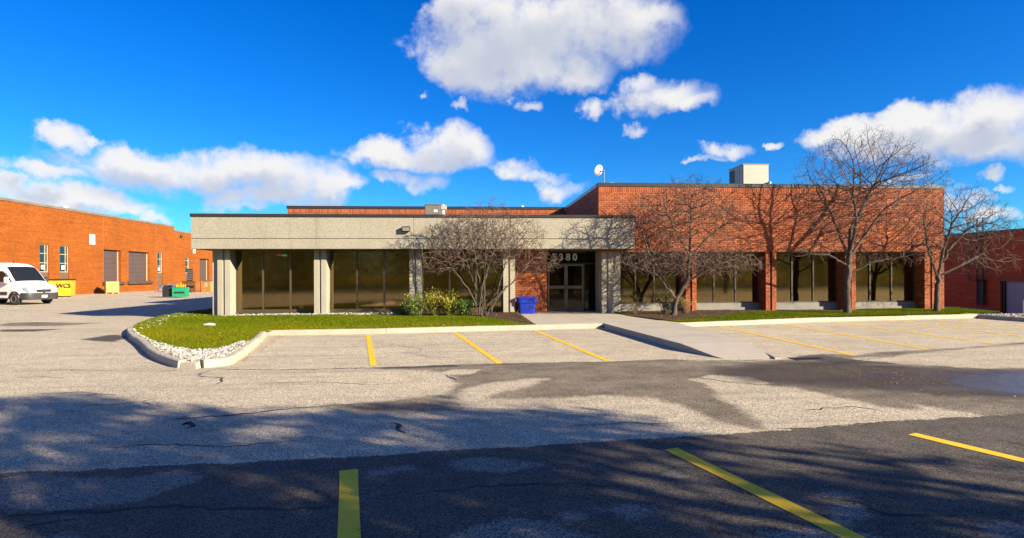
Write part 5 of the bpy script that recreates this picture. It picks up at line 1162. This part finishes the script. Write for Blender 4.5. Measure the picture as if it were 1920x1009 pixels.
for k in range(9):
    MB().lathe([(.01, 0), (.12, .03), (.16, .1), (.1, .18), (.01, .2)], (random.uniform(-.4, .4), random.uniform(-.3, .3), .93), n=8).build('rubbish_bag', M['black'], bd, world=False, smooth=True)
pl = thing('wrapped_pallet', 'red pallet of grey plastic sheeting by the warehouse wall', 'pallet', (-31.5, 62.0, 0), R(15)); MB().box(-1.2, 1.2, -.5, .5, .0, .05).box(-1.2, 1.2, -.5, -.4, .05, .14).box(-1.2, 1.2, .4, .5, .05, .14).box(-1.2, 1.2, -.5, .5, .14, .17).build('pallet', M['red'], pl, world=False)
def heap(u, v): x = -1.15 + 2.3 * u; y = -.48 + .96 * v; e = (math.sin(math.pi * u) * math.sin(math.pi * v)) ** .35; return (x, y, .17 + e * (.75 - .3 * u + .10 * math.sin(x * 7) * math.sin(y * 9 + x)))
mb = MB(); mb.grid(heap, 18, 10); mb.f = [tuple(reversed(f)) for f in mb.f]; mb.build('sheeting', M['wrap'], pl, world=False)
hp = thing('scrap_hopper', 'brown steel hopper with a dark slot near the far loading door', 'container', (-29.0, 61.2, 0), R(-10)); mb = MB(); mb.bbox(-.75, .75, -.55, .55, .12, 1.15, .02); mb.build('body', M['rust_brown'], hp, world=False); MB().bbox(-.5, .55, -.565, -.552, .45, .68, .004).build('slot', M['black'], hp, world=False); MB().bbox(-.8, .8, -.6, -.552, 1.07, 1.15, .01).build('rim', M['rust_brown'], hp, world=False)
for x in (-.6, .6): MB().box(x - .08, x + .08, -.5, .5, 0, .12).build('skid', M['red'], hp, world=False)
tc = thing('orange_crate', 'orange plywood crate with a pale label beside the brown hopper', 'crate', (-27.55, 61.6, 0), R(-10)); MB().bbox(-.55, .55, -.5, .5, .0, 1.1, .015).build('body', mat('orange ply', (.48, .22, .05), .7, .2, 2), tc, world=False); MB().box(-.15, .2, -.506, -.501, .55, .95).build('label_sheet', M['cream'], tc, world=False)
pn = thing('dark_panel', 'dark slatted panel propped on top of the brown hopper', 'panel', (-29.25, 61.2, 1.15), R(-10)); MB().bbox(-.30, .30, -.04, .04, 0, 1.25, .01).build('board', M['dark_steel'], pn, world=False)
for k in range(6): MB().box(-.27, .27, -.055, -.041, .1 + k * .18, .2 + k * .18).build('slat', M['grey_metal'], pn, world=False)
# stones and litter on the lawn
x, y = G(392, 608, .2)
mb = MB(); v, f = ico(); mb.add([(x + a * .22, y + b * .14, lawn_z(x, y) + .03 + c * .07) for a, b, c in v], [tuple(q) for q in f]); tag(mb.build('lawn_boulder', mat('pale rock', (.50, .47, .42), .9, .25, 6, .3, 30)), 'flat pale rock lying on the left lawn', 'rock')
